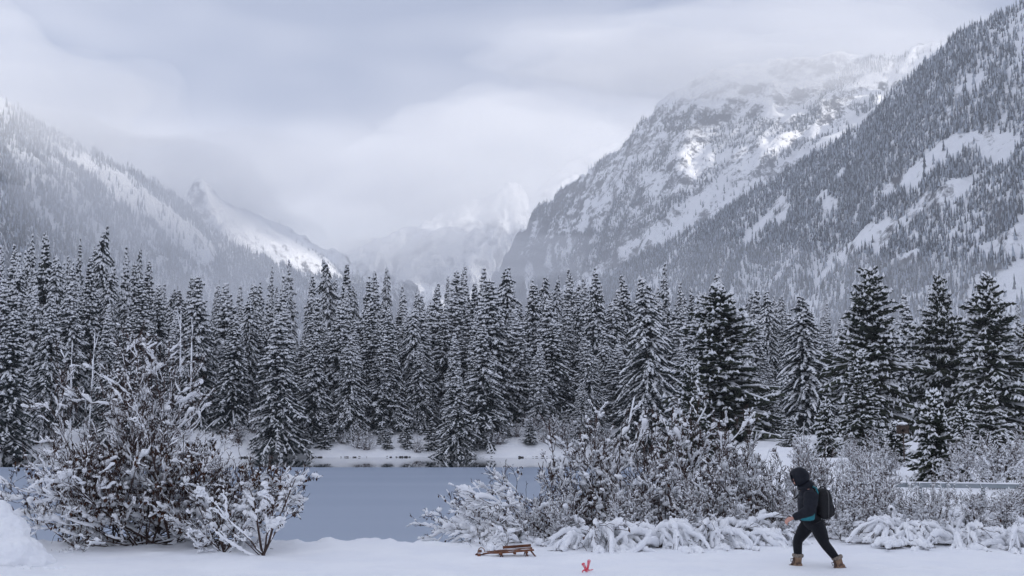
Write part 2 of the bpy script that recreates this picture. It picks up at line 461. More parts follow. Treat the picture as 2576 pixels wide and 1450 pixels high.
def Z3(pts): return [(1761 + a * 0.5206, b * 0.5206) for a, b in pts]
def Z2(pts): return [(880.5 + a * 0.3904, 188.7 + b * 0.3904) for a, b in pts]

def forest(name, label, mtn, per, dens, h, seed, tiers=4, k=6, frost=0.45, vmin=0.0, vmax=0.97):
    """mtn: Mountain; per: square metres per tree; dens(dx, dy, v) -> 0..1; h: (min, max) height"""
    rng = np.random.default_rng(seed)
    # sample the slope evenly by area
    uu = np.linspace(mtn.u[0], mtn.u[-1], 160); vv = np.linspace(vmin, vmax, 50)
    U, Vv = np.meshgrid(uu, vv)
    P = mtn.point(U, Vv)
    a = np.linalg.norm(np.cross(P[:-1, 1:] - P[:-1, :-1], P[1:, :-1] - P[:-1, :-1]), axis=-1)
    px, py = proj(P[:-1, :-1])
    a = a * ((px > -40) & (px < 1064) & (P[:-1, :-1, 1] > 200))
    n = rng.poisson(a / per).ravel()
    c = np.repeat(np.arange(a.size), n)
    j, i = np.divmod(c, a.shape[1])
    u = uu[i] + rng.random(len(c)) * (uu[1] - uu[0]); v = vv[j] + rng.random(len(c)) * (vv[1] - vv[0])
    Pt = mtn.point(u, v)
    px, py = proj(Pt); dx, dy = px / D2R, py / D2R
    wob = 14 * fbm(Pt[:, 0] / 60, Pt[:, 1] / 60, None, 3, seed)
    d = dens(dx + wob, dy + wob, v, Pt)
    keep = rng.random(len(d)) < d
    Pt = Pt[keep]; n = len(Pt)
    H = (h[0] + (h[1] - h[0]) * rng.random(n) ** 1.3) * (0.8 + 0.35 * fbm(Pt[:, 0] / 90, Pt[:, 1] / 90, None, 2, seed + 4))
    W = H * (0.11 + 0.05 * rng.random(n))
    rot = rng.random(n) * 6.283
    Vs, Fs, Ms = [], [], []
    for t in range(tiers):
        f0 = t / tiers
        zb = 0.10 + 0.90 * f0 * 0.92; za = zb + 0.90 / tiers * 1.45
        if t == tiers - 1: za = 1.0
        rr = (1 - zb) ** 0.9
        th = rot[:, None] + t * 0.7 + np.arange(k)[None] / k * 6.283
        rad = W[:, None] * rr * (0.65 + 0.7 * rng.random((n, k)))
        zz = H[:, None] * (zb - 0.05 * rng.random((n, k)))
        rim = np.stack([Pt[:, 0:1] + rad * np.cos(th), Pt[:, 1:2] + rad * np.sin(th), Pt[:, 2:3] + zz - 1.5], -1)
        ap = np.stack([Pt[:, 0], Pt[:, 1], Pt[:, 2] + H * min(za, 1.0) - 1.5], -1)[:, None]
        Vs.append(np.concatenate([rim, ap], 1))
        b = (np.arange(n) * tiers * (k + 1) + t * (k + 1))[:, None]
        q = np.arange(k)[None]
        Fs.append(np.stack([b + q, b + (q + 1) % k, b + k + 0 * q], -1))
        Ms.append(rng.random((n, k)) < frost * (0.65 + 0.7 * rng.random((n, 1))))
    Vv = np.concatenate(Vs, 1).reshape(-1, 3)
    F = np.stack(Fs, 1).reshape(-1, 3); Mi = np.stack(Ms, 1).reshape(-1).astype(int)
    o = obj(name, build_mesh(name, Vv, F, False, Mi), [M_far_needle, M_frost])
    tag(o, label, kind='stuff')
    return n

left_clear = [(140, 365), (215, 385), (255, 415), (330, 445), (400, 505), (450, 545), (500, 580), (540, 620), (548, 670), (500, 675), (430, 615), (380, 560), (320, 530), (285, 505), (235, 445), (160, 405)]
left_top = [(-50, 200), (20, 232), (85, 300), (60, 320), (0, 300), (-50, 260)]
def dens_left(x, y, v, P):
    d = np.full(x.shape, 0.95)
    d = np.where(inside(left_clear, x, y), 0.05, d)
    d = np.where(inside(left_top, x, y), 0.25, d)
    d = d * np.where((y > 520) & (x < 260), 0.55, 1)
    return d * (0.75 + 0.5 * (fbm(P[:, 0] / 130, P[:, 1] / 130, None, 3, 71) > -0.15))

RC = [Z3(p) for p in (
    [(870, 930), (950, 850), (1100, 740), (1240, 650), (1400, 640), (1560, 660), (1540, 700), (1480, 800), (1400, 800), (1300, 740), (1200, 800), (1050, 900), (930, 970)],
    [(700, 1190), (850, 1090), (950, 1060), (1080, 960), (1200, 900), (1400, 840), (1330, 900), (1230, 980), (1060, 1060), (920, 1160), (880, 1230), (800, 1200), (700, 1270), (560, 1370), (520, 1340)],
    [(1410, 1250), (1400, 1180), (1600, 1050), (1600, 1240), (1450, 1290)], [(1420, 1350), (1600, 1270), (1600, 1460), (1440, 1480)],
    [(190, 1190), (230, 1120), (330, 1040), (400, 950), (440, 1000), (400, 1100), (330, 1090), (240, 1190)],
    [(1085, 315), (1130, 255), (1205, 215), (1195, 265), (1125, 320)], [(1140, 605), (1200, 555), (1315, 505), (1305, 540), (1180, 595)],
    [(560, 1000), (600, 930), (660, 960), (620, 1040)], [(940, 1280), (1000, 1240), (1070, 1220), (1050, 1280), (1000, 1330)])]
def dens_right(x, y, v, P):
    d = np.full(x.shape, 1.0)
    for p in RC: d = np.where(inside(p, x, y), 0.03, d)
    return d * np.clip(0.55 + 1.6 * (fbm(P[:, 0] / 110, P[:, 1] / 110, None, 3, 77) + 0.25), 0.25, 1)

RF = [Z2(p) for p in (
    [(1080, 960), (1200, 855), (1330, 785), (1440, 770), (1420, 860), (1300, 950), (1250, 930), (1120, 1010)],
    [(1150, 1360), (1400, 1180), (1540, 1000), (1700, 830), (1760, 720), (1880, 620), (1900, 760), (2060, 790), (2200, 720), (2350, 570), (2430, 600), (2350, 700), (2200, 780), (2080, 870), (1980, 960), (1860, 1020), (1740, 1060), (1720, 1160), (1600, 1240), (1500, 1290), (1250, 1400)],
    [(1750, 720), (1800, 600), (2000, 480), (2080, 450), (2020, 570), (1900, 660)],
    [(2000, 260), (2120, 290), (2240, 190), (2360, 210), (2370, 280), (2200, 340), (2100, 380), (2010, 350)],
    [(1540, 640), (1700, 460), (1900, 280), (1930, 300), (1760, 480), (1600, 640)])] + [Z3(p) for p in (
    [(60, 650), (150, 570), (260, 565), (400, 595), (560, 510), (620, 480), (610, 560), (500, 625), (330, 660), (260, 700), (150, 730), (70, 770)],
    [(560, 500), (620, 400), (760, 300), (900, 270), (1000, 250), (980, 300), (820, 350), (720, 420), (640, 520)],
    [(740, 500), (860, 440), (850, 520), (760, 560)], [(300, 800), (420, 720), (600, 640), (640, 660), (480, 740), (380, 820)])]
def dens_range(x, y, v, P):
    d = np.full(x.shape, 0.035)
    for p in RF: d = np.where(inside(p, x, y), 0.95, d)
    bowl = inside(Z3([(-60, 520), (0, 420), (200, 430), (350, 500), (520, 500), (420, 590), (250, 560), (60, 540)]), x, y)
    return np.where(bowl, 0.0, d)

def dens_peak(x, y, v, P):
    t = fbm(P[:, 0] / 160, P[:, 1] / 160, None, 3, 81)
    return np.where((t > 0.1) & (v > 0.12), 0.45, 0.03) * np.where(y > 600, 1.3, 0.5)

def dens_far(x, y, v, P):
    return np.where(fbm(P[:, 0] / 200, P[:, 1] / 200, None, 3, 83) > 0.15, 0.5, 0.03) * np.where(y > 570, 1, 0.3)

nt = [forest('forest', 'frosted conifer forest covering the left valley side', left_slope, 50, dens_left, (13, 26), 101, tiers=3, frost=0.42),
      forest('forest', 'dark frosted conifer forest covering the right mountainside', right_slope, 23, dens_right, (10, 21), 102, tiers=3, frost=0.42),
      forest('forest', 'belts of conifers on the snowy mountain below the bowl', right_range, 52, dens_range, (13, 25), 103, tiers=3, k=5, frost=0.22),
      forest('forest', 'scattered conifers below the sunlit ridge', left_peak, 130, dens_peak, (12, 24), 104, tiers=3, k=5, frost=0.35),
      forest('forest', 'faint groves at the foot of the headwall', far_range, 300, dens_far, (16, 30), 105, tiers=2, k=5, frost=0.4)]
print('mountain trees', nt)
# ------------------------------------------------------------------ conifers
def unit(v): return v / (np.linalg.norm(v, axis=-1, keepdims=True) + 1e-9)

def blobs(C, ax, ln, wd, ht):
    """snow pillows: C (n,3) centres, ax (n,3) unit long axis, half length, half width, height above -> V, tris"""
    up = np.array([0, 0, 1.0])
    sd = unit(np.cross(ax, up + 0.01))
    n = len(C)
    p = [C + ax * ln[:, None], C + sd * wd[:, None] + 0 * up, C - ax * ln[:, None], C - sd * wd[:, None],
         C + up * ht[:, None] + ax * (ln * 0.15)[:, None], C - up * (ht * 0.35)[:, None]]
    V = np.stack(p, 1).reshape(-1, 3)
    t = np.array([(0, 1, 4), (1, 2, 4), (2, 3, 4), (3, 0, 4), (1, 0, 5), (2, 1, 5), (3, 2, 5), (0, 3, 5)])
    F = (np.arange(n)[:, None, None] * 6 + t[None]).reshape(-1, 3)
    return V, F

def conifer(seed, H, Rb, e0=(0.55, -0.15), droop=(0.35, 0.55), power=0.85, dz=0.36, nb=(6, 8), kt=8, tw=0.13, snow=0.5, lump=0.10,
            bare=0.03, lean=0.0, hang=0.5, lfac=0.42, gap=0.5, tiplump=1.0, ang=0.9):
    rng = np.random.default_rng(seed)
    zs, z = [], bare * H
    while z < H * 0.985:
        zs.append(z); z += dz * (1.0 - 0.45 * z / H) * (0.8 + 0.4 * rng.random())
    Z0, AZ, LL = [], [], []
    for z in zs:
        t = z / H; n = rng.integers(nb[0], nb[1] + 1)
        if t > 0.85: n = max(4, n - 2)
        a = rng.random() * 6.283 + np.arange(n) / n * 6.283 + rng.normal(0, 0.25, n)
        L = Rb * ((1 - t) ** power) * (0.72 + 0.45 * rng.random(n)) + 0.10
        L *= np.where(t < 0.12, 0.75 + 2 * t, 1.0)
        Z0.append(np.full(n, z) + rng.normal(0, 0.38 * dz, n)); AZ.append(a); LL.append(L)
    Z0, AZ, LL = map(np.concatenate, (Z0, AZ, LL))
    LL = LL * (1 + gap * fbm(np.cos(AZ) * 1.6 + 9, np.sin(AZ) * 1.6, Z0 / (0.11 * H), 2, seed))
    LL = np.maximum(LL, 0.12)
    T = Z0 / H
    E = e0[1] + (e0[0] - e0[1]) * T ** 1.3 + rng.normal(0, 0.14, len(T))
    DR = droop[1] + (droop[0] - droop[1]) * T + rng.normal(0, 0.12, len(T))
    bend = lambda zz: lean * np.clip((zz / H - 0.88) / 0.12, 0, 1.3) ** 2          # a nodding leader
    cx, cyy = bend(Z0), 0 * Z0
    def pt(i, s):
        r = LL[i] * s
        z = Z0[i] + LL[i] * (E[i] * s - DR[i] * s * s + 0.22 * np.maximum(0, s - 0.7))
        return np.stack([cx[i] + r * np.cos(AZ[i]), cyy[i] + r * np.sin(AZ[i]), z], -1)
    nbough = len(LL)
    # twigs on both sides of each bough
    cnt = np.maximum(3, np.round(kt * (LL / Rb) ** 0.6).astype(int)) * 2 + 1
    bi = np.repeat(np.arange(nbough), cnt)
    k = np.concatenate([np.arange(c) for c in cnt])
    tip = k == cnt[bi] - 1
    s = np.where(tip, 0.86, 0.12 + 0.86 * ((k // 2) + rng.random(len(k))) / (cnt[bi] / 2))
    s = np.clip(s, 0.08, 1.0)
    side = np.where(k % 2 == 0, 1.0, -1.0); side[tip] = 0
    l = (0.10 + LL[bi] * lfac * (1.12 - s)) * (0.7 + 0.6 * rng.random(len(k)))
    l = np.clip(l, 0.10, 1.2); l[tip] = np.clip(0.3 * LL[bi][tip], 0.12, 0.5)
    B = pt(bi, s)
    az = AZ[bi] + side * (ang + rng.normal(0, 0.18, len(k)))
    slope = (E[bi] - 2 * DR[bi] * s) * 0.7 - 0.18 - 0.15 * rng.random(len(k))
    d = unit(np.stack([np.cos(az), np.sin(az), slope], -1))
    w = tw * (0.7 + 0.6 * rng.random(len(k)))
    up = np.array([0, 0, 1.0])
    hz_ = unit(np.cross(d, up)); vt = np.cross(hz_, d)
    roll = rng.normal(0, 0.45, len(k))
    n1 = hz_ * np.cos(roll)[:, None] + vt * np.sin(roll)[:, None]
    n2 = -hz_ * np.sin(roll)[:, None] + vt * np.cos(roll)[:, None]
    def quads(nv, wf, dn):
        p0 = B - d * 0.04; p2 = B + d * l[:, None]
        m = B + d * (l * 0.45)[:, None] - up * (dn * w)[:, None]
        Vq = np.stack([p0, m + nv * (w * wf)[:, None], p2, m - nv * (w * wf)[:, None]], 1).reshape(-1, 3)
        return Vq, (np.arange(len(B))[:, None] * 4 + np.arange(4)[None])
    g = Geo()
    g.add(*quads(n1, 1.0, 0.0)); g.add(*quads(n2, 0.8, hang))
    # bough spines
    ss = np.array([0, 0.35, 0.7, 1.0])
    P = np.stack([pt(np.arange(nbough), np.full(nbough, q)) for q in ss], 1)
    g.add(*tubes(P, (0.012 + 0.012 * LL)[:, None] * np.array([1, 0.8, 0.5, 0.2])[None], 3))
    crown = g.mesh('crown')
    # snow pillows on twigs and along the boughs
    patch = fbm(B[:, 0] / 0.9 + 31, B[:, 1] / 0.9, B[:, 2] / 0.5, 2, seed + 3)
    pk = rng.random(len(k)) < np.clip(snow * (0.45 + 0.75 * s) * (0.75 + 0.5 * T[bi]) + 1.3 * patch * snow, 0, 0.97)
    i = np.where(pk)[0]
    C = B[i] + d[i] * (l[i] * 0.5)[:, None] + up * 0.03
    q = 0.6 + 0.8 * rng.random(len(i))
    gs = Geo()
    gs.add(*blobs(C, d[i], l[i] * 0.5 * (0.8 + 0.3 * rng.random(len(i))), w[i] * 0.85 * q, lump * q * np.where(tip[i], 1.3 * tiplump, 1.0)))
    ns = max(1, int(nbough * snow * 1.6))
    ib = rng.integers(0, nbough, ns); sb = 0.3 + 0.65 * rng.random(ns) ** 0.7
    C = pt(ib, sb); dC = unit(pt(ib, np.minimum(sb + 0.1, 1.1)) - C)
    gs.add(*blobs(C + up * 0.04, dC, np.clip(LL[ib] * 0.16, 0.08, 0.3), lump * (0.7 + 0.6 * rng.random(ns)), lump * (0.8 + 0.7 * rng.random(ns))))
    # long ridges of snow along the tops of the boughs
    mid = pt(np.arange(nbough), np.full(nbough, 0.7))
    ib = np.where(rng.random(nbough) < np.clip(snow * 1.3 + 0.9 * fbm(mid[:, 0] / 1.5, mid[:, 1] / 1.5, mid[:, 2] / 1.2, 2, seed + 8), 0.05, 0.95))[0]
    sq = np.array([0.28, 0.45, 0.62, 0.80, 0.97])
    P = np.stack([pt(ib, np.full(len(ib), a)) for a in sq], 1)
    rr = min(lump, 0.15 if Rb < 4 else 0.105) * (0.25 + 0.75 * rng.random((len(ib), 5))) * np.where(rng.random((len(ib), 5)) < 0.3, 0.25, 1) * np.array([0.6, 1.0, 1.1, 1.0, 0.5])[None] * np.clip(LL[ib] / Rb + 0.45, 0.5, 1.0)[:, None]
    P[..., 2] += 0.02 + 0.6 * rr
    gs.add(*tubes(P, rr, 4))
    snowm = gs.mesh('snow', True)
    zz = np.linspace(-0.4, H * 1.0, 12)
    P = np.stack([bend(zz), 0 * zz, zz - 0.35 * lean * np.clip((zz / H - 0.93) / 0.07, 0, 1) ** 2], -1)[None]
    rr = (0.011 * H * np.clip(1 - zz / H, 0.03, 1) + 0.012)[None]
    gt = Geo(); gt.add(*tubes(P, rr, 7))
    return dict(H=H, R=Rb, parts=[('trunk', gt.mesh('trunk', True)), ('crown', crown), ('snow', snowm)])

def dress(proto, needle):
    for nme, me in proto['parts']:
        me.materials.append({'trunk': M_bark, 'crown': needle, 'snow': M_snow}[nme])
    return proto

PR = {
    'fir': [dress(conifer(200 + i, 19, (2.3, 2.6, 2.9, 2.4)[i], (0.35, -0.10), (0.35, 0.45), 0.8, 0.42, (6, 8), 5, 0.16, (0.55, 0.75, 0.95, 0.68)[i], (0.16, 0.20, 0.22, 0.18)[i], lfac=0.5, gap=(0.5, 0.6, 0.5, 0.9)[i]), M_needle) for i in range(4)],
    'spruce': [dress(conifer(210 + i, 18, 3.5 + 0.2 * i, (0.35, -0.30), (0.40, 0.50), (0.95, 0.85, 0.95, 0.8)[i], 0.46, (6, 8), 8, 0.15, (0.48, 0.64, 0.56, 0.80)[i], 0.165, gap=(0.5, 0.7, 0.9, 0.6)[i]), M_needle) for i in range(4)],
    'hemlock': [dress(conifer(220 + i, 19, 3.2, (0.30, -0.15), (0.75, 0.85), 0.75, 0.46, (6, 8), 8, 0.14, (0.68, 0.90)[i], 0.145, lean=(0.8, -0.6)[i], hang=0.9, lfac=0.38, ang=0.7, gap=0.7), M_needle) for i in range(2)],
    'pine': [dress(conifer(230 + i, 13, 4.1 + 0.3 * i, (0.75, 0.05), (0.25, 0.42), 0.78, 0.34, (6, 8), 15, 0.11, 0.36, 0.165, gap=0.9, tiplump=1.5, lfac=0.38), M_needle_near) for i in range(3)],
    'young': [dress(conifer(240 + i, 4, 1.35 + 0.15 * i, (0.8, 0.05), (0.30, 0.35), 0.8, 0.20, (6, 8), 8, 0.07, 0.50, 0.085, gap=0.5, tiplump=1.4), M_needle_near) for i in range(3)],
    'sapling': [dress(conifer(250 + i, 3, 0.8, (0.6, 0.05), (0.25, 0.30), 0.9, 0.22, (4, 6), 4, 0.05, 0.40, 0.07, gap=0.6), M_needle) for i in range(2)],
}
trng = np.random.default_rng(5)

def plant(kind, which, x, y, height, label, name='conifer_tree', group=None, wide=1.0, cat='tree'):
    p = PR[kind][which % len(PR[kind])]
    s = height / p['H']
    t = thing(name, label, cat, (x, y, gz(x, y) - 0.05), trng.random() * 6.283, group, (s * wide, s * wide, s))
    t.rotation_euler[0], t.rotation_euler[1] = trng.normal(0, 0.018, 2)
    for nme, me in p['parts']:
        o = obj(nme, me, None, t)
        if nme == 'snow': o['kind'] = 'stuff'
    return t

def tree_at(kind, which, dx, dtop, D, label, name='conifer_tree', group=None, width=None):
    """stands at distance D; picture column dx and tip height dtop choose its place and its real height"""
    top = at(dx * D2R, dtop * D2R, D)
    h = top[2] - gz(top[0], D)
    wide = 1.0
    if width:
        p = PR[kind][which % len(PR[kind])]
        wide = (width * D2R / 2 / FPX * D) / (p['R'] * h / p['H'])
    return plant(kind, which, top[0], D, h, label, name, group, wide)

FRONT = [
    # kind, which, dx, dtop, D, width, label
    ('spruce', 0, 28, 775, 139, 190, 'wide dark spruce on the far shore behind the snow pile'),
    ('spruce', 1, 125, 740, 146, 130, 'slim snowy spruce beside the wide dark spruce, behind the leafy bush'),
    ('spruce', 2, 330, 800, 146, 190, 'full snowy spruce standing behind the two tall bare shoots of the leafy bush'),
    ('spruce', 3, 508, 690, 156, 170, 'tall snowy spruce behind the tallest bare shoot of the leafy bush'),
    ('spruce', 0, 590, 790, 154, 140, 'snowy spruce between the tall one behind the bare shoots and the broad waterline spruce'),
    ('spruce', 1, 702, 790, 147.6, 190, 'broad spruce sweeping its lowest boughs right down to the waterline'),
    ('spruce', 2, 792, 830, 152, 135, 'dark spruce close behind the broad waterline spruce'),
    ('spruce', 3, 882, 845, 153, 130, 'cone shaped spruce on the open snowy bank above the lake'),
    ('fir', 0, 935, 760, 160, 95, 'narrow fir rising behind the cone shaped spruce on the bank'),
    ('spruce', 0, 975, 770, 158, 130, 'snowy spruce set back above the saplings on the bank'),
    ('hemlock', 1, 1042, 770, 160, 125, 'drooping hemlock set back above the saplings on the bank'),
    ('spruce', 1, 1152, 925, 148.2, 130, 'small dark spruce leaning out over the mirrored water'),
    ('spruce', 2, 1210, 810, 152, 170, 'spruce with spreading shelves of boughs behind the small waterline spruce'),
    ('spruce', 3, 1240, 700, 160, 215, 'tallest broad spruce of the middle shore with long arching boughs'),
    ('hemlock', 0, 1275, 668, 172, 150, 'very tall hemlock with curtains of drooping boughs and a nodding tip'),
    ('spruce', 0, 1382, 800, 159, 160, 'even cone of a spruce above the snow covered terrace'),
    ('spruce', 2, 1492, 675, 168, 150, 'tall spruce behind the even cone above the terrace'),
    ('hemlock', 1, 1632, 690, 150, 190, 'heavily arched hemlock with long drooping boughs near the bushes'),
    ('pine', 0, 1815, 715, 98, 330, 'huge bushy dark pine standing alone behind the thicket'),
    ('pine', 1, 1730, 900, 92, 150, 'low pine crowded against the huge bushy pine'),
    ('hemlock', 0, 2020, 742, 118, 190, 'lopsided hemlock with a nodding tip ahead of the walker'),
    ('pine', 2, 1925, 960, 104, 120, 'squat pine at the foot of the huge bushy pine'),
    ('pine', 1, 2188, 672, 96, 280, 'tall open pine with shelf like boughs above the walker'),
    ('pine', 0, 2165, 880, 72, 170, 'shorter pine with snow clumps in front of the tall open pine'),
    ('fir', 1, 2282, 740, 116, 115, 'thin fir squeezed between the tall open pine and its neighbour'),
    ('pine', 2, 2370, 688, 100, 215, 'tall pine with a double tip behind the wooden box'),
    ('pine', 0, 2485, 690, 92, 275, 'tall dark pine with thick snow pads near the edge of the clearing'),
    ('pine', 1, 2600, 780, 96, 150, 'narrower pine standing beyond the tall dark pine by the clearing'),
    ('young', 0, 2345, 985, 50.5, 140, 'young fir loaded with round snow pads beside the wooden box'),
    ('young', 1, 2522, 1090, 54, 110, 'small dark green fir standing in the open snowy clearing'),
    ('young', 2, 2078, 1000, 66, 80, 'thin young fir rising from the thicket behind the walker'),
    ('young', 0, 2255, 1060, 62, 90, 'young fir tucked against the wooden box'),
    ('young', 1, 2480, 975, 78, 130, 'young fir at the foot of the tall dark pine'),
    ('young', 2, 2420, 1010, 74, 75, 'slight young fir between the snow padded fir and the clearing'),
    ('young', 1, 1990, 1050, 84, 60, 'young fir on the white knoll behind the thicket'),
    ('sapling', 0, 817, 1050, 149.5, 45, 'small fir at the waterline beside the broad waterline spruce'),
    ('sapling', 1, 770, 1080, 149, 34, 'thin sapling between the broad waterline spruce and its small neighbour'),
    ('sapling', 0, 975, 1085, 150, 36, 'snow caked sapling at the waterline below the set back spruce'),
    ('sapling', 1, 1025, 1065, 150.5, 42, 'sparse larch like sapling at the waterline'),
    ('sapling', 0, 1085, 1055, 150.5, 52, 'bushy little fir at the waterline between the saplings and the leaning spruce'),
    ('sapling', 1, 1218, 1085, 149.5, 52, 'bushy little fir at the waterline between the leaning spruce and the white bank'),
    ('sapling', 0, 1280, 1075, 152, 26, 'lone slender sapling on the white bank'),
    ('sapling', 1, 1312, 1095, 154, 14, 'tiny sapling on the white bank'),
    ('spruce', 3, 1465, 960, 152, 90, 'thin scraggly spruce with frosted bare boughs at the edge of the thicket'),
]
for kind, which, dx, dtop, D, wdt, lab in FRONT:
    tree_at(kind, which, dx, dtop, D, lab, {'young': 'young_conifer', 'sapling': 'conifer_sapling'}.get(kind, 'conifer_tree'), None, wdt)

SKX = [-60, 0, 90, 130, 200, 250, 320, 370, 390, 500, 700, 860, 1000, 1120, 1270, 1400, 1500, 1640, 1760, 1900, 2000, 2200, 2650]
SKY = [610, 610, 590, 600, 610, 625, 620, 650, 690, 690, 680, 680, 690, 690, 680, 690, 690, 690, 705, 730, 755, 775, 775]
ROWS = [(158, 105, 120), (164, 100, 75), (171, 100, 45), (179, 95, 25), (188, 90, 12), (199, 85, 4), (213, 80, 0)]
SNOWED = {'fir': ('thinly dusted narrow fir', 'narrow fir with even snow', 'narrow fir caked white', 'gappy narrow fir'), 'spruce': ('dark lightly snowed spruce', 'broad snowy spruce', 'ragged gappy spruce', 'broad spruce loaded with snow'),
          'hemlock': ('drooping hemlock', 'drooping hemlock hung with thick snow')}
RANK = ['in the front rank of the forest across the lake', 'in the front rank of the forest across the lake', 'in the middle of the forest across the lake', 'in the middle of the forest across the lake',
        'near the back of the forest across the lake', 'near the back of the forest across the lake', 'in the last rank of the forest, against the mountains']
for ri, (D, step, low) in enumerate(ROWS):
    dx = -60 + 40 * trng.random()
    while dx < 2640:
        if not (ri < 2 and dx > 1950):
            kind = trng.choice(['fir', 'spruce', 'hemlock'], p=[0.46, 0.36, 0.18]); wh = int(trng.integers(0, 4)) % len(PR[kind])
            top = np.interp(dx, SKX, SKY) + low + trng.normal(12, 30) + (45 if trng.random() < 0.25 else 0)
            if dx > 1000 and dx < 1110 and ri > 3: top += 45
            tree_at(kind, wh, dx, top, D + trng.normal(0, 2.5), SNOWED[kind][wh] + ' ' + RANK[ri], 'conifer_tree', 'forest trees behind the far shore', trng.uniform(70, 140) * {'fir': 0.95, 'spruce': 1.25, 'hemlock': 1.15}[kind] * 165 / D)
        dx += step * (0.5 + 0.9 * trng.random()) * 0.70

# small firs dotted along the white bank across the lake
for n in range(22):
    dx = 560 + 950 * trng.random(); D = trng.uniform(149.5, 157)
    x = at(dx * D2R, 440, D)[0]
    plant('sapling', n, x, D, trng.uniform(0.9, 3.0), 'little snowy fir dotted on the white bank above the waterline', 'conifer_sapling', 'little firs on the far bank', trng.uniform(0.8, 1.5))
# ------------------------------------------------------------------ shrubs
M_twig = mat('shrub_bark', (0.040, 0.027, 0.024), 0.85, 0.15, noise=7, col2=(0.085, 0.056, 0.050))
M_twig_far = mat('shrub_bark_far', (0.075, 0.055, 0.055), 0.9, 0.1, noise=3, col2=(0.13, 0.10, 0.10))
M_leaf = mat('withered_leaves', (0.026, 0.014, 0.010), 0.8, 0.1, noise=4, col2=(0.085, 0.036, 0.020))

def rot_about(d, ang, az, rng):
    """directions leaving d at angle ang, spun by az"""
    up = np.where(np.abs(d[:, 2:3]) > 0.95, np.array([1.0, 0, 0]), np.array([0, 0, 1.0]))
    a = unit(np.cross(d, up)); b = np.cross(d, a)
    return unit(d * np.cos(ang)[:, None] + (a * np.cos(az)[:, None] + b * np.sin(az)[:, None]) * np.sin(ang)[:, None])

def curve(b, d, L, c, wig, rng, N=7):
    s = np.linspace(0, 1, N)
    P = b[:, None] + d[:, None] * (L[:, None] * s[None])[..., None]
    P[..., 2] += (c * L)[:, None] * (s ** 2)[None]
    w = np.cumsum(rng.normal(0, 1, (len(b), N, 3)), 1) * (wig * L / N)[:, None, None]
    w -= w[:, :1]
    return P + w

def sample_curve(P, i, s):
    N = P.shape[1]; f = np.clip(s, 0, 0.999) * (N - 1); k = f.astype(int); t = (f - k)[:, None]
    A, B = P[i, k], P[i, k + 1]
    return A * (1 - t) + B * t, unit(B - A)

def _ball(n=9, m=4):
    th = np.arange(n) / n * 2 * np.pi; ph = np.linspace(0, np.pi, m + 2)[1:-1]
    T, Pp = np.meshgrid(th, ph)
    V = np.concatenate([np.stack([np.sin(Pp) * np.cos(T), np.sin(Pp) * np.sin(T), np.cos(Pp)], -1).reshape(-1, 3), [[0, 0, 1], [0, 0, -1]]])
    j, i = np.meshgrid(np.arange(m - 1), np.arange(n), indexing='ij')
    Q = np.stack([j * n + i, (j + 1) * n + i, (j + 1) * n + (i + 1) % n, j * n + (i + 1) % n], -1).reshape(-1, 4)
    i = np.arange(n)
    return V, Q, np.concatenate([np.stack([np.full(n, m * n), i, (i + 1) % n], -1), np.stack([np.full(n, m * n + 1), (m - 1) * n + (i + 1) % n, (m - 1) * n + i], -1)])
ball = _ball()

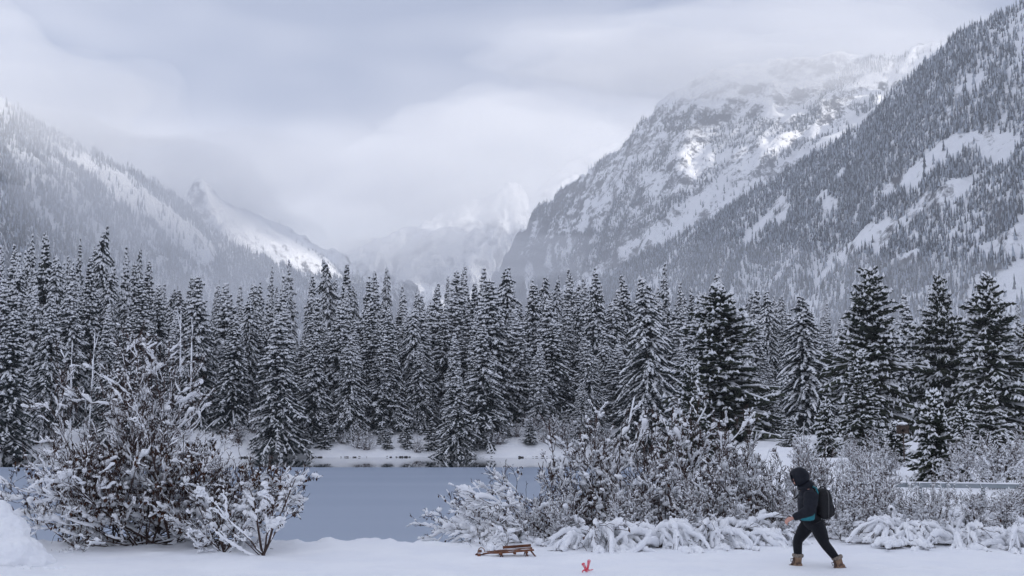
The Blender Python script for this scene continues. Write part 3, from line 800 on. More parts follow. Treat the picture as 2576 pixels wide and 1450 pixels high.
class Shrub:
    def __init__(s, seed, stems, levels, snow=0.05, sbias=0.25, sfreq=3.0, leaves=600, leaf=0.06, floor=-0.1, kside=4, snow_levels=3, leaf_h=(0.2, 9), shoot=0.5, nvar=0.9, fpow=2.4, fmin=0.03, clots=0.30, clot=0.055, lev0=0.6, jit=0.12, ks=6):
        """stems: (base (n,3), dir (n,3), length, radius, curve c, wiggle); levels: dicts(n, ang, len, c, wig, s0)"""
        rng = np.random.default_rng(seed)
        b, d, L, r, c, wig = stems
        lv = []
        P = curve(b, d, L, c, wig, rng)
        lv.append((P, r, L))
        for q in levels:
            Pp, rp, Lp = lv[-1]
            n = len(Pp)
            cnt = rng.poisson(q['n'] * np.clip(Lp / np.mean(Lp), 0.5, 1.8))
            i = np.repeat(np.arange(n), cnt)
            t = q['s0'] + (1 - q['s0']) * rng.random(len(i)) ** 0.85
            B, T = sample_curve(Pp, i, t)
            D = rot_about(T, rng.normal(q['ang'], 0.22, len(i)), rng.random(len(i)) * 6.283, rng)
            D = unit(D + np.array([0, 0, q.get('up', 0.15)]))
            Lc = Lp[i] * q['len'] * (0.5 + 0.8 * rng.random(len(i))) * (1.15 - 0.65 * t)
            Lc = np.maximum(Lc, 0.06)
            rc = np.minimum(rp[i] * (1 - 0.75 * t) * 0.75, 0.02 * Lc + 0.004)
            rc = np.maximum(rc, 0.005)
            lv.append((curve(B, D, Lc, np.full(len(i), q['c']) + rng.normal(0, 0.08, len(i)), q.get('wig', 0.25), rng), rc, Lc))
        g = Geo(); gs = Geo()
        for k, (P, r, L) in enumerate(lv):
            P = P.copy(); P[..., 2] = np.maximum(P[..., 2], floor)
            taper = np.linspace(1, 0.3, P.shape[1])
            g.add(*tubes(P, np.maximum(r[:, None] * taper[None], 0.0042), kside if k < 2 else 3))
            if k > snow_levels: continue
            # snow lying on top of the wood, in clumps
            N2 = (26, 16, 10, 8)[min(k, 3)]
            sN = np.linspace(0.04, 1.0, N2); f = sN * (P.shape[1] - 1); kk = np.minimum(f.astype(int), P.shape[1] - 2); t = (f - kk)[None, :, None]
            Q = P[:, kk] * (1 - t) + P[:, kk + 1] * t
            T = np.gradient(Q, axis=1); T /= np.linalg.norm(T, axis=2, keepdims=True) + 1e-9
            flat = np.sqrt(np.maximum(0, 1 - T[..., 2] ** 2))
            ph = rng.random(len(P))[:, None] * 50
            nn = vnoise(sN[None] * L[:, None] * sfreq * (1.6 if k == 0 else 1.2) + ph, np.zeros((len(P), N2)) + ph * 3.1, None, seed + k)
            rs = snow * np.clip(nn * nvar + sbias, 0, 1.1) ** 0.8 * np.clip(flat ** fpow * 1.1 + fmin, 0, 1) * np.clip(L[:, None] / 0.45, 0.45, 1.0)
            rs *= np.where(rng.random((len(P), 1)) < (0.95 if k < 3 else shoot), 1, 0) * (0.75 + 0.5 * rng.random((len(P), N2)))
            rs *= lev0 if k == 0 else 1.0
            rs[:, 0] *= 0.3; rs[:, -1] *= 0.35
            keep = rs.max(1) > 0.35 * snow * 0.5
            Q, rs = Q[keep], rs[keep]
            if len(Q) == 0: continue
            Q = Q + rng.normal(0, 1, Q.shape) * (jit * rs)[..., None]
            Q[..., 2] += rs * 0.75
            gs.add(*tubes(Q, np.maximum(rs, 0.002), ks))
        if clots:                                   # rounded clots of snow caught in the forks
            pts = np.concatenate([P[:, 0] for P, r, L in lv[1:3]] + [P[:, 3] for P, r, L in lv[1:3]])
            sel = fbm(pts[:, 0] * 1.3 + 5, pts[:, 1] * 1.3, pts[:, 2] * 2.0, 2, seed + 71)
            pts = pts[(rng.random(len(pts)) < clots * (0.6 + 1.6 * sel)) & (pts[:, 2] > 0.1)]
            n8, m4 = 9, 4
            V0, Q0, T0 = ball
            rr = clot * (0.35 + 0.7 * rng.random(len(pts)) ** 2) * np.clip(1.6 - 0.5 * pts[:, 2], 0.45, 1.0)
            st = np.stack([rr * rng.uniform(0.9, 1.7, len(pts)), rr * rng.uniform(0.9, 1.5, len(pts)), rr * rng.uniform(0.6, 0.95, len(pts))], -1)
            V = pts[:, None] + V0[None] * st[:, None] * (1 + 0.18 * rng.normal(0, 1, (len(pts), len(V0), 1))) + (rr * 0.45)[:, None, None] * np.array([0, 0, 1.0])
            o_ = (np.arange(len(pts)) * len(V0))[:, None, None]
            gs.add(V.reshape(-1, 3), (Q0[None] + o_).reshape(-1, 4), (T0[None] + o_).reshape(-1, 3))
        s.parts = [('branches', g.mesh('branches', False)), ('snow', gs.mesh('snow', True))]
        if leaves:
            P, r, L = lv[-1]
            i = rng.integers(0, len(P), leaves * 3)
            B, T = sample_curve(P, i, rng.random(len(i)))
            cl = fbm(B[:, 0] * 1.7, B[:, 1] * 1.7, B[:, 2] * 1.7, 2, seed + 50)
            ok = (B[:, 2] > leaf_h[0]) & (B[:, 2] < leaf_h[1]) & (rng.random(len(i)) < 0.35 + 1.2 * cl)
            B = B[ok][:leaves]
            n = len(B)
            a = rng.random(n) * 6.283
            dn = unit(np.stack([0.45 * np.cos(a), 0.45 * np.sin(a), -np.ones(n)], -1) + rng.normal(0, 0.2, (n, 3)))
            sd = unit(np.cross(dn, np.stack([np.cos(a + 1.3), np.sin(a + 1.3), 0 * a], -1)))
            ln = leaf * (0.6 + 0.7 * rng.random(n)); nrm = np.cross(dn, sd)
            m = B + dn * (ln * 0.5)[:, None]
            V = np.stack([B, m + sd * (ln * 0.26)[:, None] + nrm * (ln * 0.14)[:, None], B + dn * ln[:, None], m - sd * (ln * 0.26)[:, None] + nrm * (ln * 0.14)[:, None]], 1).reshape(-1, 3)
            q = np.arange(n)[:, None] * 4
            gl = Geo(); gl.add(V, np.concatenate([q + np.array([[0, 1, 2]]), q + np.array([[0, 2, 3]])]))
            s.parts.append(('leaves', gl.mesh('leaves')))
        for nme, me in s.parts:
            me.materials.append({'branches': M_twig, 'snow': M_snow, 'leaves': M_leaf}[nme])

    def place(s, x, y, label, name='snowy_shrub', rz=0.0, scale=1.0, group=None, z=None, cat='shrub'):
        t = thing(name, label, cat, (x, y, (gz(x, y) if z is None else z) - 0.03), rz, group, scale)
        for nme, me in s.parts:
            o = obj(nme, me, None, t); o['kind'] = 'stuff'
        return t

def fan(seed, n, base_r, lean, az0, azs, L, r, c, wig=0.10):
    """stems fanning out of a root; lean in degrees from upright, az0 +- azs in degrees (0 = +X, 90 = away)"""
    rng = np.random.default_rng(seed)
    a = rng.random(n) * 6.283; rr = base_r * np.sqrt(rng.random(n))
    b = np.stack([rr * np.cos(a), 0.7 * rr * np.sin(a), 0 * a], -1)
    ln = np.radians(rng.uniform(lean[0], lean[1], n)); az = np.radians(az0 + rng.uniform(-azs, azs, n))
    d = np.stack([np.sin(ln) * np.cos(az), np.sin(ln) * np.sin(az), np.cos(ln)], -1)
    return b, d, rng.uniform(L[0], L[1], n), rng.uniform(r[0], r[1], n), rng.uniform(c[0], c[1], n), wig

def join(*st):
    return tuple(np.concatenate([q[k] for q in st]) for k in range(5)) + (st[0][5],)

LV = [dict(n=8, ang=0.75, len=0.42, c=0.10, s0=0.22), dict(n=6.5, ang=0.75, len=0.45, c=0.08, s0=0.15), dict(n=4.5, ang=0.7, len=0.55, c=0.05, s0=0.2)]

# the big leafy bush on the left and the shrubs at its feet
p = on(128, 549, 0.0); BX, BY = p[0], p[1]
big = Shrub(301, join(fan(1, 15, 0.55, (15, 62), 0, 180, (1.9, 2.9), (0.016, 0.028), (-0.05, 0.10)), fan(2, 20, 0.45, (58, 88), 0, 180, (1.9, 3.0), (0.013, 0.024), (-0.02, 0.15)),
    fan(3, 9, 0.8, (4, 34), 0, 180, (2.4, 3.6), (0.011, 0.016), (0.0, 0.05), 0.05)), [dict(n=7, ang=0.65, len=0.44, c=0.10, s0=0.2), dict(n=5.5, ang=0.7, len=0.48, c=0.08, s0=0.15), dict(n=4.0, ang=0.65, len=0.6, c=0.05, s0=0.2)],
    0.062, 0.26, 3.0, 2100, 0.08, shoot=0.25, clots=0.36, leaf_h=(0.2, 2.0))
big.place(BX, BY + 0.9, 'large leafy bush of dark stems and withered brown leaves beside the snow pile', 'leafy_bush', cat='bush')

shoots = fan(9, 3, 0.3, (0, 7), 0, 180, (1.9, 2.8), (0.010, 0.014), (0, 0.03), 0.04)
sh = Shrub(302, shoots, [dict(n=1.5, ang=0.5, len=0.12, c=0.1, s0=0.45)], 0.028, 0.42, 6.0, 0, snow_levels=1, fmin=0.85, clots=0, lev0=1.0)
for dx, dtop, dd, lab in ((208, 835, 25.2, 'tall bare snow caked shoots on the snow pile side of the leafy bush'), (470, 778, 25.4, 'cluster of the tallest bare snow caked shoots on the ice side of the leafy bush')):
    q = at(dx * D2R, dtop * D2R, dd); z0 = gz(q[0], dd)
    sh.place(q[0], dd, lab, 'bare_shoots', rz=dx * 0.01, scale=(0.9, 0.9, (q[2] - z0) / 2.7), cat='shrub')

mid = Shrub(303, fan(4, 16, 0.4, (15, 70), 0, 180, (1.2, 1.9), (0.010, 0.020), (0.0, 0.2)), LV, 0.060, 0.24, 3.2, 700, 0.08, shoot=0.25)
q = on(212, 549, 0.0); mid.place(q[0], q[1] + 0.3, 'twiggy shrub thick with snow between the leafy bush and the forked shrub', rz=0.4)
q = on(60, 549, 0.0); mid.place(q[0], q[1] + 0.7, 'twiggy shrub thick with snow between the snow pile and the leafy bush', rz=2.6, scale=1.05)
q = on(165, 549, 0.0); mid.place(q[0], q[1] + 1.2, 'twiggy shrub behind the trunk of the leafy bush', rz=4.6, scale=1.15)

fork = Shrub(304, join(fan(5, 5, 0.05, (8, 45), 0, 180, (1.0, 1.45), (0.020, 0.028), (0.0, 0.12)), fan(6, 4, 0.08, (55, 80), 0, 180, (0.8, 1.1), (0.010, 0.016), (0.05, 0.25))),
    [dict(n=5, ang=0.7, len=0.5, c=0.15, s0=0.3), dict(n=4, ang=0.7, len=0.45, c=0.1, s0=0.2)], 0.078, 0.50, 3.0, 60, 0.06, kside=6, lev0=0.5)
q = on(263, 556, 0.0); fork.place(q[0], q[1], 'small forked shrub with smooth dark trunk and thick snow, beside the open ice', 'forked_shrub')
q = on(222, 553, 0.0); fork.place(q[0], q[1] + 0.15, 'small snow laden forked shrub in front of the twiggy one', 'forked_shrub', rz=2.2, scale=0.78)

# the arching bush that leans out over the ice
arch = Shrub(305, join(fan(7, 20, 0.5, (35, 82), 180, 45, (2.3, 3.5), (0.014, 0.026), (-0.40, -0.20)), fan(8, 10, 0.5, (40, 80), 200, 70, (1.2, 2.0), (0.012, 0.02), (-0.55, -0.2))),
    [dict(n=7, ang=0.55, len=0.40, c=-0.12, s0=0.2), dict(n=6, ang=0.6, len=0.42, c=-0.1, s0=0.15), dict(n=2.0, ang=0.7, len=0.5, c=0.05, s0=0.2)], 0.068, 0.28, 2.6, 500, 0.07, shoot=0.3)
q = on(575, 540, 0.0); arch.place(q[0], q[1] + 0.4, 'arching bush bowed by snow out over the edge of the ice', 'arching_bush', cat='bush')
q = on(665, 540, 0.0); arch.place(q[0], q[1] + 1.6, 'arching bush half hidden behind the snow heaps in the middle of the thicket', 'arching_bush', rz=-0.6, scale=0.9, cat='bush')

# shrubs pressed flat under heavy snow
heap = [Shrub(310 + k, join(fan(11 + k, 19, 0.30, (30, 75), 0, 180, (1.0, 1.6), (0.010, 0.018), (-0.95, -0.55), 0.05), fan(21 + k, 12, 0.3, (15, 55), 0, 180, (0.9, 1.3), (0.010, 0.016), (-1.0, -0.6), 0.05)),
    [dict(n=6.0, ang=0.36, len=0.42, c=-0.45, s0=0.2, up=-0.30), dict(n=3.4, ang=0.6, len=0.6, c=-0.1, s0=0.2, up=0.05)], 0.052, 0.70, 2.2, 160, 0.065, floor=0.0, nvar=0.60, fpow=0.6, fmin=0.45, clots=0.06, lev0=1.0, jit=0.05, ks=8, snow_levels=1) for k in range(2)]
HE = [(508, 543, 0, 0.75, 'low snow smothered shrub under the arching bush'), (598, 546, 0, 1.0, 'domed shrub buried in snow next to the arching bush, behind the sled'),
      (660, 547, 1, 1.1, 'largest domed shrub buried in snow with fingers of snow reaching down'), (722, 546, 0, 1.0, 'domed shrub buried in snow before the middle of the thicket'),
      (775, 545, 1, 0.7, 'low shrub buried in snow behind the walker\'s leading foot'), (905, 546, 1, 0.95, 'domed shrub buried in snow behind the walker'),
      (962, 547, 0, 0.95, 'domed shrub buried in snow below the grey rail'), (1015, 549, 1, 0.9, 'shrub buried in snow at the end of the thicket'), (630, 535, 1, 1.5, 'high snow dome rising behind the largest buried shrub'), (690, 538, 0, 1.45, 'tall arched snow dome in the middle of the thicket edge'), (575, 538, 0, 1.3, 'snow dome between the arching bush and the thicket'), (935, 540, 0, 1.35, 'tall snow dome under the grey rail'), (820, 541, 1, 1.2, 'snow dome hidden behind the walker'), (990, 541, 1, 1.3, 'tall snow dome near the last shrub of the thicket')]
for px, py, k, scl, lab in HE:
    q = on(px, py, 0.0); y = min(q[1], 26.3)
    heap[k].place(q[0], y + (0.25 if scl < 1.15 else 0.7), lab, 'buried_shrub', rz=px * 0.37, scale=(scl * 1.1, scl * 1.1, scl * 1.3))

# the upright thicket behind them
up_ = [Shrub(330 + k, join(fan(31 + k, 7, 0.5, (2, 22), 0, 180, (1.6, 2.4), (0.009, 0.015), (0.0, 0.06), 0.06), fan(41 + k, 16, 0.5, (15, 70), 0, 180, (0.8, 1.5), (0.009, 0.015), (-0.05, 0.2))),
    [dict(n=6, ang=0.6, len=0.36, c=0.12, s0=0.2), dict(n=5, ang=0.65, len=0.42, c=0.08, s0=0.15), dict(n=3.2, ang=0.7, len=0.55, c=0.05, s0=0.2)], 0.062, 0.34, 3.2, 130, 0.06, shoot=0.38, lev0=0.36, clots=0.40, leaf_h=(0.3, 1.7)) for k in range(3)]
UP = [(548, 470, 26.5), (580, 440, 27.0), (608, 412, 27.4), (640, 450, 26.6), (668, 425, 27.2), (692, 420, 27.6), (718, 455, 26.6), (742, 448, 27.6), (768, 440, 28.2), (796, 462, 27.0), (822, 458, 27.6), (850, 462, 27.2),
      (872, 455, 30), (895, 468, 28), (922, 486, 26.8), (948, 488, 26.8), (972, 488, 26.8), (1000, 482, 27), (1022, 472, 27.2), (640, 460, 30), (700, 460, 30.5), (760, 464, 31), (815, 464, 32), (860, 466, 33), (1040, 474, 30)]
for n, (px, py, D) in enumerate(UP):
    q = at(px, py + 9, D); h = q[2] - gz(q[0], D)
    up_[n % 3].place(q[0], D, 'upright leafy shrub with snow clots in the thicket behind the buried shrubs', 'thicket_shrub', rz=n * 1.7, scale=(max(0.8, h / 2.4),) * 2 + (h / 2.25,), group='upright shrubs of the thicket')
for n, (px, dy) in enumerate([(525, 0.2), (560, 0.0), (618, 0.1), (640, 0.5), (690, 0.1), (745, 0.2), (790, 0.3), (850, 0.1), (885, 0.3), (935, 0.1), (980, 0.3), (1008, 0.1)]):
    x = at(px, 540, 24.6)[0]
    up_[n % 3].place(x, 24.55 + dy, 'short twiggy shrub poking up between the buried shrubs along the bank', 'thicket_shrub', rz=n * 1.3, scale=0.36 + 0.04 * (n % 5), group='short shrubs between the buried ones')
for n in range(16):
    D = 43 + 22 * trng.random(); px = 800 + 240 * trng.random()
    q = at(px, 470, D)
    up_[n % 3].place(q[0], D, 'bare shrub on the snowy ground between the thicket and the young firs', 'thicket_shrub', rz=n * 2.3, scale=trng.uniform(0.5, 0.85), group='shrubs before the young firs')

# bare frosted shrubs along the far bank
far_sh = Shrub(350, fan(51, 26, 0.6, (5, 65), 0, 180, (1.2, 2.2), (0.02, 0.03), (0.0, 0.15)), [dict(n=6, ang=0.6, len=0.45, c=0.1, s0=0.15), dict(n=3, ang=0.6, len=0.45, c=0.1, s0=0.15)], 0.09, 0.25, 2.0, 0, snow_levels=2, clots=0.15)
for nme, me in far_sh.parts:
    if nme == 'branches': me.materials.clear(); me.materials.append(M_twig_far)
for n, (dx, D, scl) in enumerate([(640, 153, 1.5), (905, 150, 1.2), (925, 149.5, 1.0), (1050, 149.5, 0.8), (1300, 152, 1.0), (1340, 153, 1.3), (1385, 151, 1.6), (1420, 150, 1.7), (1460, 152, 1.5), (1505, 148, 1.4), (1310, 163, 1.5), (1375, 163, 1.0), (860, 151, 0.8), (600, 150, 1.2), (110, 146, 1.2), (20, 141, 1.0), (1545, 130, 1.3), (1255, 150, 0.9), (380, 149, 1.2), (235, 147, 1.3)]):
    q = at(dx * D2R, 430, D)
    far_sh.place(q[0], D, 'bare frosted shrub on the white bank across the lake', 'bank_shrub', rz=n * 2.1, scale=scl, group='bare shrubs along the far bank')
# ------------------------------------------------------------------ helpers for made things
def loft(path, rx, ry=None, k=16, ref=(0, 1, 0), caps=True, power=2.0):
    """closed elliptical tube along a path; ry is the half size along ref, rx across it; power > 2 squares the section"""
    P = np.asarray(path, float); n = len(P)
    rx = np.broadcast_to(np.asarray(rx, float), (n,)); ry = rx if ry is None else np.broadcast_to(np.asarray(ry, float), (n,))
    T = unit(np.gradient(P, axis=0)); rf = np.asarray(ref, float)
    A = unit(np.cross(T, rf)); B = np.cross(A, T)
    B = unit(np.where((B @ rf)[:, None] < 0, -B, B))
    th = np.arange(k) / k * 2 * np.pi
    c, s = np.cos(th), np.sin(th)
    c = np.sign(c) * np.abs(c) ** (2 / power); s = np.sign(s) * np.abs(s) ** (2 / power)
    V = P[:, None] + rx[:, None, None] * c[None, :, None] * A[:, None] + ry[:, None, None] * s[None, :, None] * B[:, None]
    i = np.arange(n - 1)[:, None] * k; j = np.arange(k)[None]; j2 = (j + 1) % k
    Q = np.stack([i + j, i + j2, i + k + j2, i + k + j], -1).reshape(-1, 4)
    V = V.reshape(-1, 3)
    if not caps: return V, Q
    V = np.concatenate([V, P[:1], P[-1:]])
    t = np.arange(k)
    Tr = np.concatenate([np.stack([(t + 1) % k, t, np.full(k, n * k)], -1), np.stack([(n - 1) * k + t, (n - 1) * k + (t + 1) % k, np.full(k, n * k + 1)], -1)])
    return V, Q, Tr

def ellipsoid(c, r, n=18, m=10):
    th = np.arange(n) / n * 2 * np.pi; ph = np.linspace(0, np.pi, m + 2)[1:-1]
    T, Pp = np.meshgrid(th, ph)
    V = np.stack([np.sin(Pp) * np.cos(T), np.sin(Pp) * np.sin(T), np.cos(Pp)], -1).reshape(-1, 3)
    V = np.concatenate([V, [[0, 0, 1], [0, 0, -1]]]) * np.asarray(r) + np.asarray(c)
    j, i = np.meshgrid(np.arange(m - 1), np.arange(n), indexing='ij')
    Q = np.stack([j * n + i, (j + 1) * n + i, (j + 1) * n + (i + 1) % n, j * n + (i + 1) % n], -1).reshape(-1, 4)
    i = np.arange(n)
    Tt = np.concatenate([np.stack([np.full(n, m * n), i, (i + 1) % n], -1), np.stack([np.full(n, m * n + 1), (m - 1) * n + (i + 1) % n, (m - 1) * n + i], -1)])
    return V, Q, Tt

def bar(a, b, w, h, bev=0.15):
    """a plank from a to b, w wide (sideways), h thick, with chamfered edges"""
    a, b = np.asarray(a, float), np.asarray(b, float)
    d = unit(b - a); ref = np.array([0, 0, 1.0]) if abs(d[2]) < 0.9 else np.array([0, 1.0, 0])
    s = unit(np.cross(d, ref)); u = np.cross(s, d)
    e = bev * min(w, h)
    sec = [(-w / 2 + e, -h / 2), (w / 2 - e, -h / 2), (w / 2, -h / 2 + e), (w / 2, h / 2 - e), (w / 2 - e, h / 2), (-w / 2 + e, h / 2), (-w / 2, h / 2 - e), (-w / 2, -h / 2 + e)]
    V = np.array([p + s * x + u * y for p in (a, b) for x, y in sec] + [a, b])
    j = np.arange(8); j2 = (j + 1) % 8
    return V, np.stack([j, j2, j2 + 8, j + 8], -1), np.concatenate([np.stack([j2, j, np.full(8, 16)], -1), np.stack([j + 8, j2 + 8, np.full(8, 17)], -1)])

def piece(name, shapes, m, parent, smooth=True, voxel=None, disp=None):
    """shapes: list of (V, faces...) merged to one mesh; voxel fuses overlapping volumes into one skin"""
    g = Geo()
    for q in shapes: g.add(*q)
    me = g.mesh(name, smooth)
    o = obj(name, me, m, parent)
    if voxel:
        md = o.modifiers.new('fuse', 'REMESH'); md.mode = 'VOXEL'; md.voxel_size = voxel; md.use_smooth_shade = True
        sm = o.modifiers.new('soften', 'SMOOTH'); sm.iterations = 4; sm.factor = 0.5
    return o

# ------------------------------------------------------------------ the walker
M_skin = mat('skin', (0.55, 0.30, 0.24), 0.5, 0.3)
M_jacket = mat('quilted_jacket', (0.005, 0.0065, 0.012), 0.6, 0.2, noise=30, col2=(0.009, 0.011, 0.018), bump=(45, 0.25, 0.01))
M_leg = mat('leggings', (0.006, 0.0065, 0.009), 0.8, 0.1, noise=60, col2=(0.011, 0.012, 0.016), sheen=0.1)
M_pack = mat('backpack_cloth', (0.008, 0.008, 0.010), 0.65, 0.2, noise=50, col2=(0.016, 0.016, 0.018), bump=(60, 0.2, 0.005))
M_zip = mat('zip', (0.10, 0.10, 0.10), 0.4, 0.5)
M_teal = mat('teal_nylon', (0.006, 0.13, 0.16), 0.5, 0.35, noise=25, col2=(0.008, 0.17, 0.21), bump=(30, 0.3, 0.01))
M_buckle = mat('buckle', (0.012, 0.02, 0.03), 0.35, 0.5)
M_boot = mat('boot_leather', (0.20, 0.125, 0.08), 0.7, 0.25, noise=14, col2=(0.28, 0.19, 0.13), bump=(40, 0.2, 0.005))
M_boot_dark = mat('boot_trim', (0.07, 0.042, 0.034), 0.7, 0.25, noise=20, col2=(0.11, 0.07, 0.055))
M_fur = mat('boot_fur', (0.16, 0.13, 0.11), 0.95, 0.05, noise=40, col2=(0.30, 0.26, 0.22), bump=(120, 0.8, 0.01))
M_sole = mat('boot_sole', (0.02, 0.018, 0.016), 0.8, 0.2)

def W(zx, zy, y=0.0):                       # measured figure coordinates -> metres, facing -X
    return np.array([(zx - 640) * 0.001705, y, (1365 - zy) * 0.001705])

q = on(816.7, 567.4, 0.0)
PX, PY = q[0], q[1]
PZ = gz(PX, PY) - 0.045
person = thing('person', 'person in a dark hooded jacket and black leggings striding through the snow', 'person', (PX, PY, PZ))
NEAR, FAR = -1, 1
sh_n, el_n, wr_n = W(585, 640, -0.19), W(556, 800, -0.235), W(392, 872, -0.20)
sh_f, el_f, wr_f = W(575, 640, 0.19), W(600, 800, 0.235), W(560, 950, 0.22)
hip_n, kn_n, an_n = W(632, 925, -0.085), W(712, 1120, -0.085), W(822, 1262, -0.08)
hip_f, kn_f, an_f = W(590, 930, 0.085), W(474, 1095, 0.085), W(478, 1262, 0.085)

def limb(pts, r, ry=None, n=5, k=14):
    P, rr = [], []
    pts = [np.asarray(p) for p in pts]
    t = np.linspace(0, 1, len(pts)); u = np.linspace(0, 1, (len(pts) - 1) * n + 1)
    Pm = np.array(pts)
    Q = np.stack([np.interp(u, t, Pm[:, c]) for c in range(3)], -1)
    for _ in range(2): Q[1:-1] = 0.25 * Q[:-2] + 0.5 * Q[1:-1] + 0.25 * Q[2:]
    rr = np.interp(u, t, r)
    return loft(Q, rr, None if ry is None else np.interp(u, t, ry), k)

def hand(wr, d, dn, s):
    """palm and five curled fingers leaving wrist wr along d; dn is the palm side, s the thumb side"""
    d, dn, s = unit(np.asarray(d, float)), unit(np.asarray(dn, float)), unit(np.asarray(s, float))
    out = [loft([wr - d * 0.05, wr, wr + d * 0.03, wr + d * 0.07, wr + d * 0.085], [0.026, 0.026, 0.030, 0.033, 0.028], None, 12)]
    for f, (o, L) in enumerate(((0.027, 0.070), (0.009, 0.078), (-0.009, 0.073), (-0.026, 0.058))):
        a = wr + d * 0.075 + s * o
        out.append(loft([a, a + d * L * 0.42 + dn * 0.008, a + d * L * 0.62 + dn * 0.034, a + d * L * 0.42 + dn * 0.055], [0.0095, 0.009, 0.0085, 0.007], None, 8))
    a = wr + d * 0.025 + s * 0.026
    out.append(loft([a, a + d * 0.03 + s * 0.020 + dn * 0.012, a + d * 0.06 + s * 0.012 + dn * 0.026], [0.012, 0.0105, 0.008], None, 8))
    return out

head_c = W(497, 500)
body = [ellipsoid(head_c, (0.092, 0.075, 0.115)), ellipsoid(head_c + [-0.09, 0, -0.02], (0.018, 0.014, 0.022)), ellipsoid(head_c + [-0.066, 0, -0.075], (0.03, 0.04, 0.03)),
        ellipsoid(head_c + [0.01, -0.077, -0.01], (0.018, 0.01, 0.03)), ellipsoid(head_c + [0.01, 0.077, -0.01], (0.018, 0.01, 0.03)),
        loft([W(505, 560), W(545, 640)], [0.055, 0.06]),
        loft([W(560, 600), W(568, 660), W(572, 760), W(585, 850), W(605, 930)], [0.07, 0.10, 0.10, 0.095, 0.10], [0.13, 0.16, 0.14, 0.13, 0.145]),
        limb([sh_n, el_n, wr_n], [0.052, 0.042, 0.028]), limb([sh_f, el_f, wr_f], [0.052, 0.042, 0.028]),
        limb([hip_n, kn_n, an_n], [0.085, 0.055, 0.04]), limb([hip_f, kn_f, an_f], [0.085, 0.055, 0.04])]
body += hand(wr_n, wr_n - el_n, (0.2, 0.35, -0.9), (-0.35, 0.15, 0.9)) + hand(wr_f, wr_f - el_f, (0.5, -0.8, 0), (-0.9, -0.2, 0.1))
piece('body', body, M_skin, person, True, 0.0045)

# jacket: torso, puffy sleeves, collar
def puffy(a, b, c, r, n, seams):
    P = np.array([a, b, c]); L1, L2 = np.linalg.norm(b - a), np.linalg.norm(c - b)
    u = np.linspace(0, 1, n); t = np.array([0, L1 / (L1 + L2), 1])
    Q = np.stack([np.interp(u, t, P[:, k]) for k in range(3)], -1)
    for _ in range(6): Q[1:-1] = 0.25 * Q[:-2] + 0.5 * Q[1:-1] + 0.25 * Q[2:]
    rr = np.interp(u, np.linspace(0, 1, len(r)), r) * (0.925 + 0.11 * np.abs(np.sin(u * np.pi * seams)) ** 0.6)
    return loft(Q, rr, rr * 0.95, 20)
tz = np.linspace(0, 1, 30)
tp = np.stack([np.interp(tz, [0, .25, .6, 1], [W(z, 0)[0] for z in (556, 566, 562, 572)]), 0 * tz, np.interp(tz, [0, 1], [W(0, 590)[2], W(0, 905)[2]])], -1)
trx = np.interp(tz, [0, .12, .35, .65, .9, 1], [0.085, 0.125, 0.155, 0.150, 0.150, 0.135]) * (0.955 + 0.06 * np.abs(np.sin(tz * np.pi * 4.5)) ** 0.6)
tr_ = np.interp(tz, [0, .12, .35, .65, .9, 1], [0.10, 0.185, 0.205, 0.190, 0.195, 0.18]) * (0.96 + 0.05 * np.abs(np.sin(tz * np.pi * 4.5)) ** 0.6)
piece('jacket', [loft(tp, trx, tr_, 28), puffy(sh_n + [0, .02, .01], el_n, wr_n + (el_n - wr_n) * 0.06, [0.115, 0.118, 0.112, 0.098, 0.085, 0.066, 0.055], 44, 5),
    puffy(sh_f + [0, -.02, .01], el_f, wr_f + (el_f - wr_f) * 0.06, [0.115, 0.118, 0.112, 0.098, 0.085, 0.066, 0.055], 44, 5),
    loft([W(520, 600), W(560, 585), W(600, 560), W(625, 545)], [0.06, 0.085, 0.075, 0.03], [0.10, 0.12, 0.10, 0.05], 18)], M_jacket, person, True, 0.009)
# hood: a shell open towards the face
ax_ = unit(np.array([-0.90, 0, -0.34])); si_ = np.array([0, 1.0, 0]); uu_ = np.cross(ax_, si_); uu_ = uu_ if uu_[2] > 0 else -uu_
th = np.arange(28) / 28 * 2 * np.pi; rows = []
for t in np.linspace(0, 1, 18):
    a = R(46 + 134 * t)
    rad = 0.150 + 0.012 * np.cos(th) * np.sin(a) + np.where(t < 0.12, 0.010 * np.cos(th), 0)
    c = W(508, 492)
    front = 0.035 * max(0, 1 - t * 3)
    rows.append(c + ax_ * (np.cos(a) * 0.150 + front) + (np.sin(a) * rad)[:, None] * (np.cos(th)[:, None] * uu_ * 1.06 + np.sin(th)[:, None] * si_ * 0.86))
Hd = np.array(rows); n, k = Hd.shape[:2]
i = np.arange(n - 1)[:, None] * k; j = np.arange(k)[None]; j2 = (j + 1) % k
g = Geo(); g.add(Hd.reshape(-1, 3), np.stack([i + j, i + j2, i + k + j2, i + k + j], -1).reshape(-1, 4))
hood = obj('hood', g.mesh('hood', True), M_jacket, person)
md = hood.modifiers.new('thickness', 'SOLIDIFY'); md.thickness = 0.014; md.offset = 1
piece('hood_collar', [loft([W(478, 592), W(520, 590), W(560, 568), W(600, 545), W(622, 535)], [0.035, 0.06, 0.065, 0.055, 0.025], [0.07, 0.10, 0.11, 0.09, 0.04], 18)], M_jacket, person, True, 0.009)
